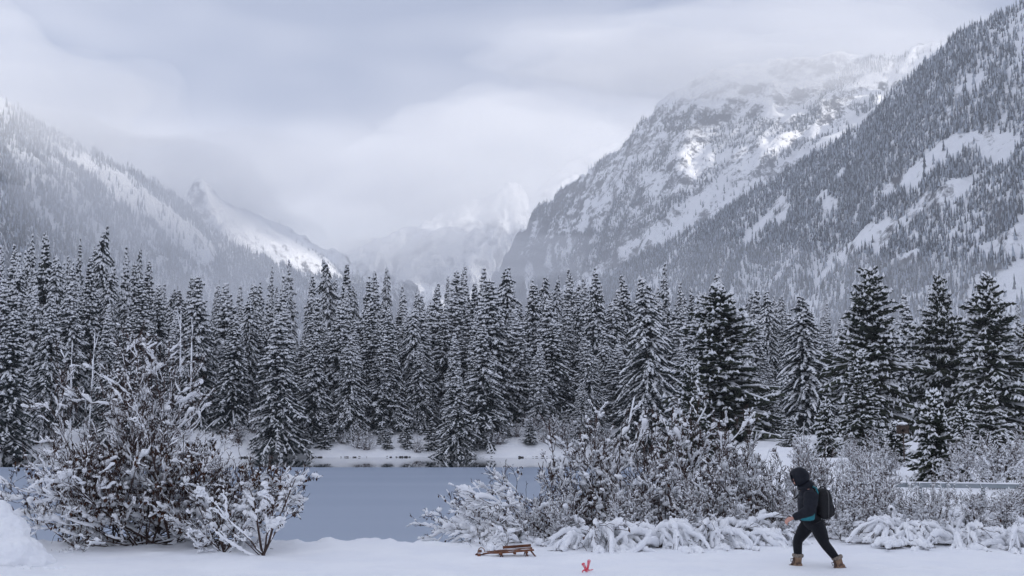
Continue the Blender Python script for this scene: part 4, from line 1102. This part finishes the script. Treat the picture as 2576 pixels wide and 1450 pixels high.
piece('leggings', [loft([W(598, 862), W(606, 900), W(612, 940), W(612, 985)], [0.135, 0.150, 0.145, 0.09], [0.155, 0.175, 0.175, 0.12], 24),
    limb([hip_n + [0.005, 0, 0.02], W(672, 1020, -0.085), kn_n, W(765, 1185, -0.082), an_n], [0.128, 0.118, 0.080, 0.074, 0.060], None, 5, 20),
    limb([hip_f + [0.01, 0, 0.02], W(532, 1010, 0.085), kn_f, W(474, 1180, 0.085), an_f], [0.125, 0.112, 0.080, 0.072, 0.060], None, 5, 20)], M_leg, person, True, 0.009)

def boot(an, tilt, toe):
    """tilt: direction of the shaft upward; toe: direction of the foot"""
    u, f = unit(np.asarray(tilt, float)), unit(np.asarray(toe, float))
    a = an - u * 0.13
    b = piece('boot', [loft([a - u * 0.01, a + u * 0.04, a + u * 0.09, a + u * 0.145], [0.066, 0.063, 0.066, 0.074], [0.056, 0.055, 0.060, 0.066], 20),
        loft([a - f * 0.075 - u * 0.02, a - u * 0.012, a + f * 0.08 - u * 0.022, a + f * 0.15 - u * 0.032, a + f * 0.185 - u * 0.04], [0.035, 0.055, 0.050, 0.040, 0.018], [0.040, 0.050, 0.050, 0.046, 0.025], 18)], M_boot, person, True, 0.006)
    g = Geo(); n, k = 26, 12
    th = np.arange(n) / n * 2 * np.pi; side = np.array([0, 1.0, 0]); f2 = unit(np.cross(side, u))
    cen = a + u * 0.150 + (np.cos(th)[:, None] * f2 * 0.074 + np.sin(th)[:, None] * side * 0.066)
    ph = np.arange(k) / k * 2 * np.pi
    out = unit(cen - (a + u * 0.150)); rr = 0.021 * (1 + 0.25 * vnoise(th[:, None] * 6 + 0 * ph[None], ph[None] * 2 + 0 * th[:, None], None, 3))
    Vc = cen[:, None] + rr[..., None] * (np.cos(ph)[None, :, None] * out[:, None] + 1.3 * np.sin(ph)[None, :, None] * u)
    i = np.arange(n)[:, None]; j = np.arange(k)[None]
    g.add(Vc.reshape(-1, 3), np.stack([i * k + j, ((i + 1) % n) * k + j, ((i + 1) % n) * k + (j + 1) % k, i * k + (j + 1) % k], -1).reshape(-1, 4))
    obj('fur_cuff', g.mesh('fur_cuff', True), M_fur, b)
    piece('tongue', [loft([a + f * 0.10 + u * 0.005, a + f * 0.062 + u * 0.05, a + f * 0.062 + u * 0.12], [0.022, 0.020, 0.018], [0.042, 0.044, 0.040], 12)], M_boot_dark, b)
    for s_ in (0.03, 0.07, 0.105):
        c = a + f * 0.080 + u * s_
        piece('lace', [loft([c + side * 0.05 - f * 0.02, c + f * 0.012, c - side * 0.05 - f * 0.02 + u * 0.02], [0.0055] * 3, None, 6, (0, 0, 1))], M_boot_dark, b)
    piece('lace_bow', [loft([a + f * 0.085 + u * 0.10, a + f * 0.115 + u * 0.115 - side * 0.02, a + f * 0.12 + u * 0.07 - side * 0.035, a + f * 0.09 + u * 0.06 - side * 0.03], [0.006] * 4, None, 6, (0, 0, 1))], M_boot_dark, b)
    piece('side_patch', [loft([a + f * 0.03 + u * 0.02 - side * 0.050, a - f * 0.015 + u * 0.035 - side * 0.0525, a - f * 0.04 + u * 0.02 - side * 0.048], [0.02, 0.022, 0.012], [0.008, 0.008, 0.006], 10)], M_boot_dark, b)
    piece('sole', [loft([a - f * 0.085 - u * 0.055, a - u * 0.055, a + f * 0.10 - u * 0.065, a + f * 0.185 - u * 0.07], [0.014] * 4, [0.035, 0.052, 0.052, 0.028], 14)], M_sole, b)
boot(W(474, 1250, 0.085) + [0, 0, 0.005], (0.06, 0, 1), (-1, 0.05, -0.10))
boot(W(828, 1256, -0.08), (-0.32, 0, 1), (-0.93, -0.05, -0.40))

# backpack
pack = thing('backpack', 'black backpack worn on the back of the walking person', 'backpack', (PX, PY, PZ))
zz = np.linspace(0, 1, 16)
cxs = np.interp(zz, [0, .1, .4, .7, .9, 1], [W(v, 0)[0] for v in (735, 732, 728, 718, 712, 712)])
rxs = np.interp(zz, [0, .04, .12, .4, .62, .85, .95, 1], [0.06, 0.105, 0.128, 0.135, 0.128, 0.115, 0.095, 0.05])
rys = np.interp(zz, [0, .04, .12, .85, .95, 1], [0.10, 0.135, 0.15, 0.145, 0.125, 0.08])
Pp = np.stack([cxs, 0 * zz - 0.01, np.interp(zz, [0, 1], [W(0, 882)[2], W(0, 598)[2]])], -1)
piece('pack_body', [loft(Pp, rxs, rys, 32, (0, 1, 0), True, 3.2)], M_pack, pack)
zp = np.linspace(0.08, 0.5, 8)
piece('front_pocket', [loft(np.stack([np.interp(zp, [0, 1], [W(788, 0)[0]] * 2), 0 * zp - 0.01, np.interp(zp, [0, 1], [W(0, 882)[2], W(0, 598)[2]])], -1), np.array([0.02, 0.045, 0.052, 0.053, 0.053, 0.05, 0.042, 0.018]), np.array([0.08, 0.11, 0.12, 0.12, 0.12, 0.12, 0.11, 0.08]), 24, (0, 1, 0), True, 3.0)], M_pack, pack)
piece('zip', [loft([W(744, 865, -0.152), W(747, 800, -0.164), W(748, 700, -0.163), W(746, 640, -0.157), W(735, 612, -0.14)], [0.0055] * 5, None, 8, (0, 1, 0))], M_zip, pack)
piece('handle', [loft([W(690, 605, 0.03), W(700, 585, 0.02), W(725, 578, 0), W(742, 600, -0.02)], [0.011] * 4, [0.014] * 4, 8, (0, 1, 0))], M_pack, pack)
for sd in (-1, 1):
    piece('shoulder_strap', [loft([W(668, 640, sd * 0.11), W(640, 590, sd * 0.125), W(598, 578, sd * 0.12), W(545, 615, sd * 0.115), W(468, 700, sd * 0.13)] if sd > 0 else [W(668, 640, -0.11), W(645, 605, -0.115), W(628, 600, -0.115)], [0.012] * (5 if sd > 0 else 3), [0.03] * (5 if sd > 0 else 3), 12, (0, 1, 0))], M_pack, pack)
piece('zip_pull', [loft([W(770, 745, -0.13), W(780, 735, -0.14), W(785, 745, -0.13)], [0.005] * 3, None, 6, (0, 1, 0))], M_zip, pack)

# teal sling bag across the body
sling = thing('sling_bag', 'teal sling bag worn across the walking person', 'bag', (PX, PY, PZ))
ol = np.array([(462, 872), (470, 890), (500, 897), (560, 898), (598, 892), (606, 870), (608, 820), (614, 775), (600, 772), (580, 802), (545, 838), (500, 860)], float)
cen = ol.mean(0)
rings = [np.array([W(*(cen + (p - cen) * f), y) for p in ol]) for y, f in ((-0.262, 0.45), (-0.252, 0.82), (-0.225, 1.0), (-0.165, 1.0), (-0.14, 0.85))]
m_ = len(ol); Vb = np.concatenate(rings + [[W(*cen, -0.265)], [W(*cen, -0.135)]])
i = np.arange(4)[:, None] * m_; j = np.arange(m_)[None]; j2 = (j + 1) % m_
t = np.arange(m_)
sb = piece('pouch', [(Vb, np.stack([i + j, i + m_ + j, i + m_ + j2, i + j2], -1).reshape(-1, 4), np.concatenate([np.stack([t, (t + 1) % m_, np.full(m_, 5 * m_)], -1), np.stack([4 * m_ + (t + 1) % m_, 4 * m_ + t, np.full(m_, 5 * m_ + 1)], -1)]))], M_teal, sling)
md = sb.modifiers.new('round', 'SUBSURF'); md.levels = md.render_levels = 2
piece('strap', [loft([W(606, 790, -0.215), W(618, 750, -0.225), W(634, 690, -0.222), W(640, 630, -0.20), W(634, 590, -0.15), W(600, 572, -0.05), W(560, 580, 0.06)], [0.016, 0.014, 0.014, 0.014, 0.014, 0.014, 0.012], [0.008] * 7, 10, (0, 1, 0))], M_teal, sling)
piece('buckle', [bar(W(622, 735, -0.236), W(616, 762, -0.236), 0.02, 0.05)], M_buckle, sling, False)

# ------------------------------------------------------------------ old wooden sled
M_slat = mat('sled_wood', (0.12, 0.045, 0.024), 0.65, 0.25, noise=9, col2=(0.21, 0.085, 0.045), bump=(30, 0.3, 0.004))
M_iron = mat('sled_iron', (0.10, 0.045, 0.035), 0.65, 0.3, noise=20, col2=(0.18, 0.09, 0.07), metallic=0.3)
M_steel = mat('sled_runner', (0.26, 0.26, 0.28), 0.45, 0.5, noise=12, col2=(0.38, 0.38, 0.40), metallic=0.5)
M_rope = mat('sled_rope', (0.24, 0.15, 0.10), 0.9, 0.1)
q = on(506, 556, 0.0)
SX, SY = q[0], q[1]
sled = thing('sled', 'old reddish wooden sled half sunk in the snow near the ice', 'sled', (SX, SY, gz(SX, SY) - 0.055), R(4))
def S(zx, zy, y=0.0): return np.array([(zx - 790) * 0.001235, y, (432 - zy) * 0.001235 + 0.03])
for y, a, b in ((-0.19, S(680, 356), S(1178, 318)), (-0.065, S(620, 352), S(1170, 322)), (0.065, S(620, 352), S(1170, 322))):
    o_ = np.array([0, y, 0]); piece('slat', [bar(a + o_, b + o_, 0.075 if abs(y) < .1 else 0.06, 0.026)], M_slat, sled, False)
o_ = np.array([0, 0.19, 0.02]); piece('side_rail', [bar(S(755, 326) + o_, S(1162, 298) + o_, 0.03, 0.048)], M_slat, sled, False)
o_ = np.array([0, 0.19, 0]); piece('slat', [bar(S(680, 356) + o_, S(1178, 318) + o_, 0.06, 0.026)], M_slat, sled, False)
for zx, zy in ((712, 372), (905, 362), (1075, 350)):
    piece('cross_beam', [bar(S(zx, zy, -0.21), S(zx, zy, 0.21), 0.045, 0.035)], M_slat, sled, False)
for sd in (-1, 1):
    for zx in (715, 1075):
        piece('brace', [bar(S(zx, 366, sd * 0.17), S(zx - 22, 440, sd * 0.20), 0.018, 0.018)], M_iron, sled, False)
        piece('brace', [bar(S(zx, 366, sd * 0.17), S(zx + 32, 440, sd * 0.20), 0.018, 0.018)], M_iron, sled, False)
    piece('back_leg', [bar(S(1140, 335, sd * 0.19), S(1218, 432, sd * 0.21), 0.02, 0.026)], M_iron, sled, False)
    rp = np.array([S(400, 405, sd * 0.15), S(560, 428, sd * 0.185), S(690, 446, sd * 0.20), S(1000, 452, sd * 0.20), S(1225, 448, sd * 0.21)])
    piece('runner', [loft(rp, [0.010] * 5, [0.014] * 5, 8, (0, 1, 0))], M_steel, sled)
    piece('front_rod', [loft([S(680, 360, sd * 0.17), S(560, 362, sd * 0.13), S(450, 372, sd * 0.08), S(380, 396, sd * 0.05)], [0.012] * 4, None, 8, (0, 1, 0))], M_slat, sled)
piece('steering_bar', [bar(S(395, 385, -0.26), S(430, 355, 0.26), 0.055, 0.03)], M_slat, sled, False)
piece('centre_tongue', [bar(S(380, 398), S(640, 360), 0.06, 0.02)], M_iron, sled, False)
piece('steering_post', [bar(S(356, 398, -0.05), S(440, 350, 0.0), 0.03, 0.045)], M_iron, sled, False)
an_ = np.linspace(0, np.pi, 12)
piece('pull_loop', [loft(np.stack([S(388, 360)[0] + (1 - np.cos(an_)) * 0.062, 0 * an_ + 0.02 * np.sin(an_ * 2), S(0, 362)[2] + np.sin(an_) * 0.082], -1), [0.008] * 12, None, 8, (0, 1, 0))], M_rope, sled)
g = Geo()
for zx, zy, y, rx_ in ((800, 352, -0.065, 0.16), (960, 340, 0.065, 0.2), (1090, 330, -0.06, 0.12), (470, 372, 0, 0.07), (420, 375, -0.1, 0.05), (900, 346, -0.19, 0.12)):
    g.add(*ellipsoid(S(zx, zy, y) + [0, 0, 0.010], (rx_, 0.03, 0.012), 14, 6))
sn = obj('snow_dusting', g.mesh('snow_dusting', True), M_snow, sled); sn['kind'] = 'stuff'

# ------------------------------------------------------------------ red plastic snowball scoop
M_red = mat('red_plastic', (0.66, 0.05, 0.085), 0.4, 0.4, noise=22, col2=(0.80, 0.42, 0.46), fac=(0.45, 0.62))
q = on(587, 571.5, 0.0)
scoop = thing('snow_scoop', 'red plastic snowball scoop standing with its two handles up in the snow', 'toy', (q[0], q[1], gz(q[0], q[1])), 0.1, None, 1.2)
def T_(zx, zy, y=0.0): return np.array([(zx - 2020) * 0.00108, y, (690 - zy) * 0.00108])
piece('handle', [loft([T_(2015, 700, -.01), T_(2030, 630, -.01), T_(2040, 580, -.01), T_(2045, 552, -.01), T_(2047, 540, -.01)], [0.011, 0.015, 0.019, 0.025, 0.014], None, 14, (0, 1, 0))], M_red, scoop)
piece('handle', [loft([T_(2020, 700, .015), T_(2000, 640, .02), T_(1985, 610, .02), T_(1975, 592, .02), T_(1972, 584, .02)], [0.012, 0.016, 0.020, 0.025, 0.014], None, 14, (0, 1, 0))], M_red, scoop)
piece('hinge', [ellipsoid(T_(2018, 665), (0.026, 0.028, 0.032), 14, 8)], M_red, scoop)
piece('scoop_arm', [loft([T_(2020, 668), T_(2055, 668, -.01), T_(2075, 662, -.02), T_(2092, 656, -.03)], [0.012, 0.010, 0.009, 0.006], None, 10, (0, 1, 0))], M_red, scoop)
piece('scoop_arm', [loft([T_(2015, 672), T_(1985, 664, -.01), T_(1968, 668, -.03), T_(1955, 688, -.04)], [0.012, 0.010, 0.009, 0.006], None, 10, (0, 1, 0))], M_red, scoop)

# ------------------------------------------------------------------ snow pile on the left
q = on(2, 562, 0.0)
pile = thing('snow_pile', 'rounded pile of packed snow at the end of the leafy bush', 'snow pile', (q[0], q[1], gz(q[0], q[1]) - 0.05))
def lump(c, r, seed):
    V, Q, T = ellipsoid((0, 0, 0), (1, 1, 1), 48, 30)
    V = V * (1 + 0.16 * fbm(V[:, 0] * 2 + seed, V[:, 1] * 2, V[:, 2] * 2, 4, seed))[:, None]
    return V * np.asarray(r) + np.asarray(c), Q, T
g = Geo()
for c_, r_, sd_ in (((0.0, 0, 0.15), (0.72, 0.6, 0.42), 3), ((0.22, -0.05, 0.26), (0.40, 0.4, 0.26), 4), ((-0.12, 0.1, 0.56), (0.50, 0.45, 0.34), 5), ((-0.26, 0.1, 0.86), (0.36, 0.34, 0.25), 7), ((0.08, 0.02, 0.55), (0.30, 0.3, 0.22), 8), ((0.45, 0.0, 0.05), (0.45, 0.4, 0.20), 9)):
    g.add(*lump(c_, r_, sd_))
sp_ = obj('packed_snow', g.mesh('packed_snow', True), M_snow, pile)
md = sp_.modifiers.new('fuse', 'REMESH'); md.mode = 'VOXEL'; md.voxel_size = 0.022; md.use_smooth_shade = True
tx = bpy.data.textures.new('crumble', 'CLOUDS'); tx.noise_scale = 0.16; tx.noise_depth = 4
md = sp_.modifiers.new('crumble', 'DISPLACE'); md.texture = tx; md.strength = 0.10; md.mid_level = 0.5
g = Geo(); rg_ = np.random.default_rng(4)
for k in range(26):
    g.add(*lump((rg_.uniform(-0.2, 1.3), rg_.uniform(-0.75, -0.35), 0.03), np.array([1, 0.9, 0.6]) * rg_.uniform(0.02, 0.07), k))
ch_ = obj('crumbs', g.mesh('crumbs', True), M_snow, pile); ch_['kind'] = 'stuff'

# ------------------------------------------------------------------ wooden box on a post
M_box = mat('weathered_board', (0.06, 0.044, 0.037), 0.85, 0.1, noise=5, col2=(0.11, 0.082, 0.068), bump=(12, 0.4, 0.01))
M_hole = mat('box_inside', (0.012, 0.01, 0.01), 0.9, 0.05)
D = 60.0; K = 0.66; c = at(903, 436, D); zg = gz(c[0], D)
nest = thing('nest_box', 'weathered wooden box on a thin post among the young firs', 'nest box', (c[0], D, zg), 0, None, K)
zb, zt = (at(903, 433.5, D)[2] - zg) / K, (at(903, 425.5, D)[2] - zg) / K
w_ = 0.25
for k in range(3):
    x = (-1 + k) * 0.168
    piece('front_board', [bar((x, -0.2, zb + 0.30), (x, -0.2, zt), 0.16, 0.03)], M_box, nest, False)
for sd in (-1, 1): piece('side_board', [bar((sd * 0.262, 0.0, zb), (sd * 0.262, 0.0, zt + 0.02), 0.40, 0.03)], M_box, nest, False)
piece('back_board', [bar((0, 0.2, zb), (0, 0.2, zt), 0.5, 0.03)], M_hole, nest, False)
piece('lower_board', [bar((-0.24, -0.2, zb + 0.05), (0.24, -0.2, zb + 0.05), 0.03, 0.12)], M_box, nest, False)
piece('floor_board', [bar((-0.24, 0, zb - 0.005), (0.24, 0, zb - 0.005), 0.36, 0.03)], M_box, nest, False)
piece('roof', [bar((-0.33, 0, zt + 0.05), (0.33, 0, zt + 0.05), 0.56, 0.04)], M_box, nest, False)
piece('snow_cap', [lump((0, 0, zt + 0.13), (0.36, 0.32, 0.13), 9)], M_snow, nest)
piece('post', [bar((0.05, 0.05, -0.3), (0.05, 0.05, zb), 0.07, 0.07)], M_box, nest, False)

# ------------------------------------------------------------------ grey rail beyond the thicket
M_rail = mat('grey_rail', (0.22, 0.25, 0.27), 0.6, 0.3, noise=3, col2=(0.30, 0.33, 0.35), bump=(8, 0.2, 0.01))
D = 39.0; a = at(845, 484, D); b = at(1060, 487, D); zr = a[2]
rail = thing('guard_rail', 'long grey horizontal rail crossing behind the bushes below the young firs', 'rail', (a[0], D, 0))
L = b[0] - a[0]
piece('beam', [bar((0, 0, zr), (L, 0, b[2]), 0.10, 0.15)], M_rail, rail, False)
for k in range(4):
    x = 0.4 + k * (L - 0.8) / 3
    zg = gz(a[0] + x, D); piece('post', [bar((x, 0.09, min(zg - 0.3, zr - 0.6)), (x, 0.09, zr + 0.02), 0.10, 0.10)], M_rail, rail, False)
P = np.stack([np.linspace(0, L, 50), 0 * np.linspace(0, 1, 50), np.linspace(zr, b[2], 50) + 0.08], -1)
piece('snow_strip', [loft(P, 0.018 + 0.015 * np.abs(vnoise(P[:, 0] * 3, P[:, 1])), [0.05] * 50, 10, (0, 1, 0))], M_snow, rail)
# ------------------------------------------------------------------ haze and mist
def volume_mat(name, dens, col):
    m = bpy.data.materials.new(name); m.use_nodes = True
    n, l = m.node_tree.nodes, m.node_tree.links
    for x in list(n):
        if x.type != 'OUTPUT_MATERIAL': n.remove(x)
    out = [x for x in n if x.type == 'OUTPUT_MATERIAL'][0]
    v = n.new('ShaderNodeVolumePrincipled')
    v.inputs['Density'].default_value = dens
    v.inputs['Color'].default_value = (*col, 1)
    v.inputs['Anisotropy'].default_value = 0.0
    l.new(v.outputs['Volume'], out.inputs['Volume'])
    return m

def box_mesh(name, x0, x1, y0, y1, z0, z1):
    V = [(x, y, z) for z in (z0, z1) for y in (y0, y1) for x in (x0, x1)]
    return build_mesh(name, V, np.array([(0, 2, 3, 1), (4, 5, 7, 6), (0, 1, 5, 4), (2, 6, 7, 3), (0, 4, 6, 2), (1, 3, 7, 5)]))

hz = obj('haze', box_mesh('haze', -13000, 13000, -3000, 13000, -5.5, 1180), volume_mat('haze', 0.000175, (0.92, 0.95, 1.0)))
tag(hz, 'thin winter haze filling the valley', kind='stuff')

def mist(label, px, py, D, rx, ry, rz, dens, seed):
    c = at(px * D2R, py * D2R, D)
    n, m = 44, 22
    th = np.arange(n) / n * 2 * np.pi; ph = np.linspace(0, np.pi, m + 2)[1:-1]
    T, Pp = np.meshgrid(th, ph)
    d = np.stack([np.sin(Pp) * np.cos(T), np.sin(Pp) * np.sin(T), np.cos(Pp)], -1).reshape(-1, 3)
    d = np.concatenate([d, [[0, 0, 1], [0, 0, -1]]])
    k = 1 + 0.62 * fbm(d[:, 0] * 2.0 + seed, d[:, 1] * 2.0, d[:, 2] * 2.0, 4, seed)
    Vm = d * k[:, None] * np.array([rx, ry, rz])
    j, i = np.meshgrid(np.arange(m - 1), np.arange(n), indexing='ij')
    Q = np.stack([j * n + i, (j + 1) * n + i, (j + 1) * n + (i + 1) % n, j * n + (i + 1) % n], -1).reshape(-1, 4)
    i = np.arange(n)
    Tt = np.concatenate([np.stack([np.full(n, m * n), i, (i + 1) % n], -1), np.stack([np.full(n, m * n + 1), (m - 1) * n + (i + 1) % n, (m - 1) * n + i], -1)])
    o = obj('mist', build_mesh('mist', Vm, [Tt, Q], True), volume_mat('mist', dens, (0.97, 0.98, 1.0)))
    o.location = c
    return tag(o, label, kind='stuff')

mist('low cloud wrapped round the crest of the white bowl', 1800, 172, 3250, 520, 220, 90, 0.0024, 3)
mist('higher cloud above the crest of the white bowl', 1900, 110, 3300, 700, 230, 130, 0.0016, 13)
mist('cloud trailing left off the crest', 1480, 300, 4100, 420, 250, 150, 0.0010, 4)
mist('cloud hiding the top of the valley headwall', 1240, 425, 5500, 800, 600, 280, 0.0012, 5)
mist('mist lying on the valley floor behind the forest', 1180, 655, 3300, 330, 400, 80, 0.0015, 6)
mist('mist drifting across the lower left slope', 170, 585, 1700, 360, 260, 130, 0.0032, 7)
mist('mist along the upper left slope', 20, 270, 1850, 250, 240, 120, 0.0022, 8)
mist('glowing mist in the valley beyond the sharp summit', 850, 520, 5000, 700, 450, 300, 0.00045, 9)

o_ = mist('thin mist among the back ranks of the forest', 1288, 980, 225, 175, 42, 24, 0.0045, 15)
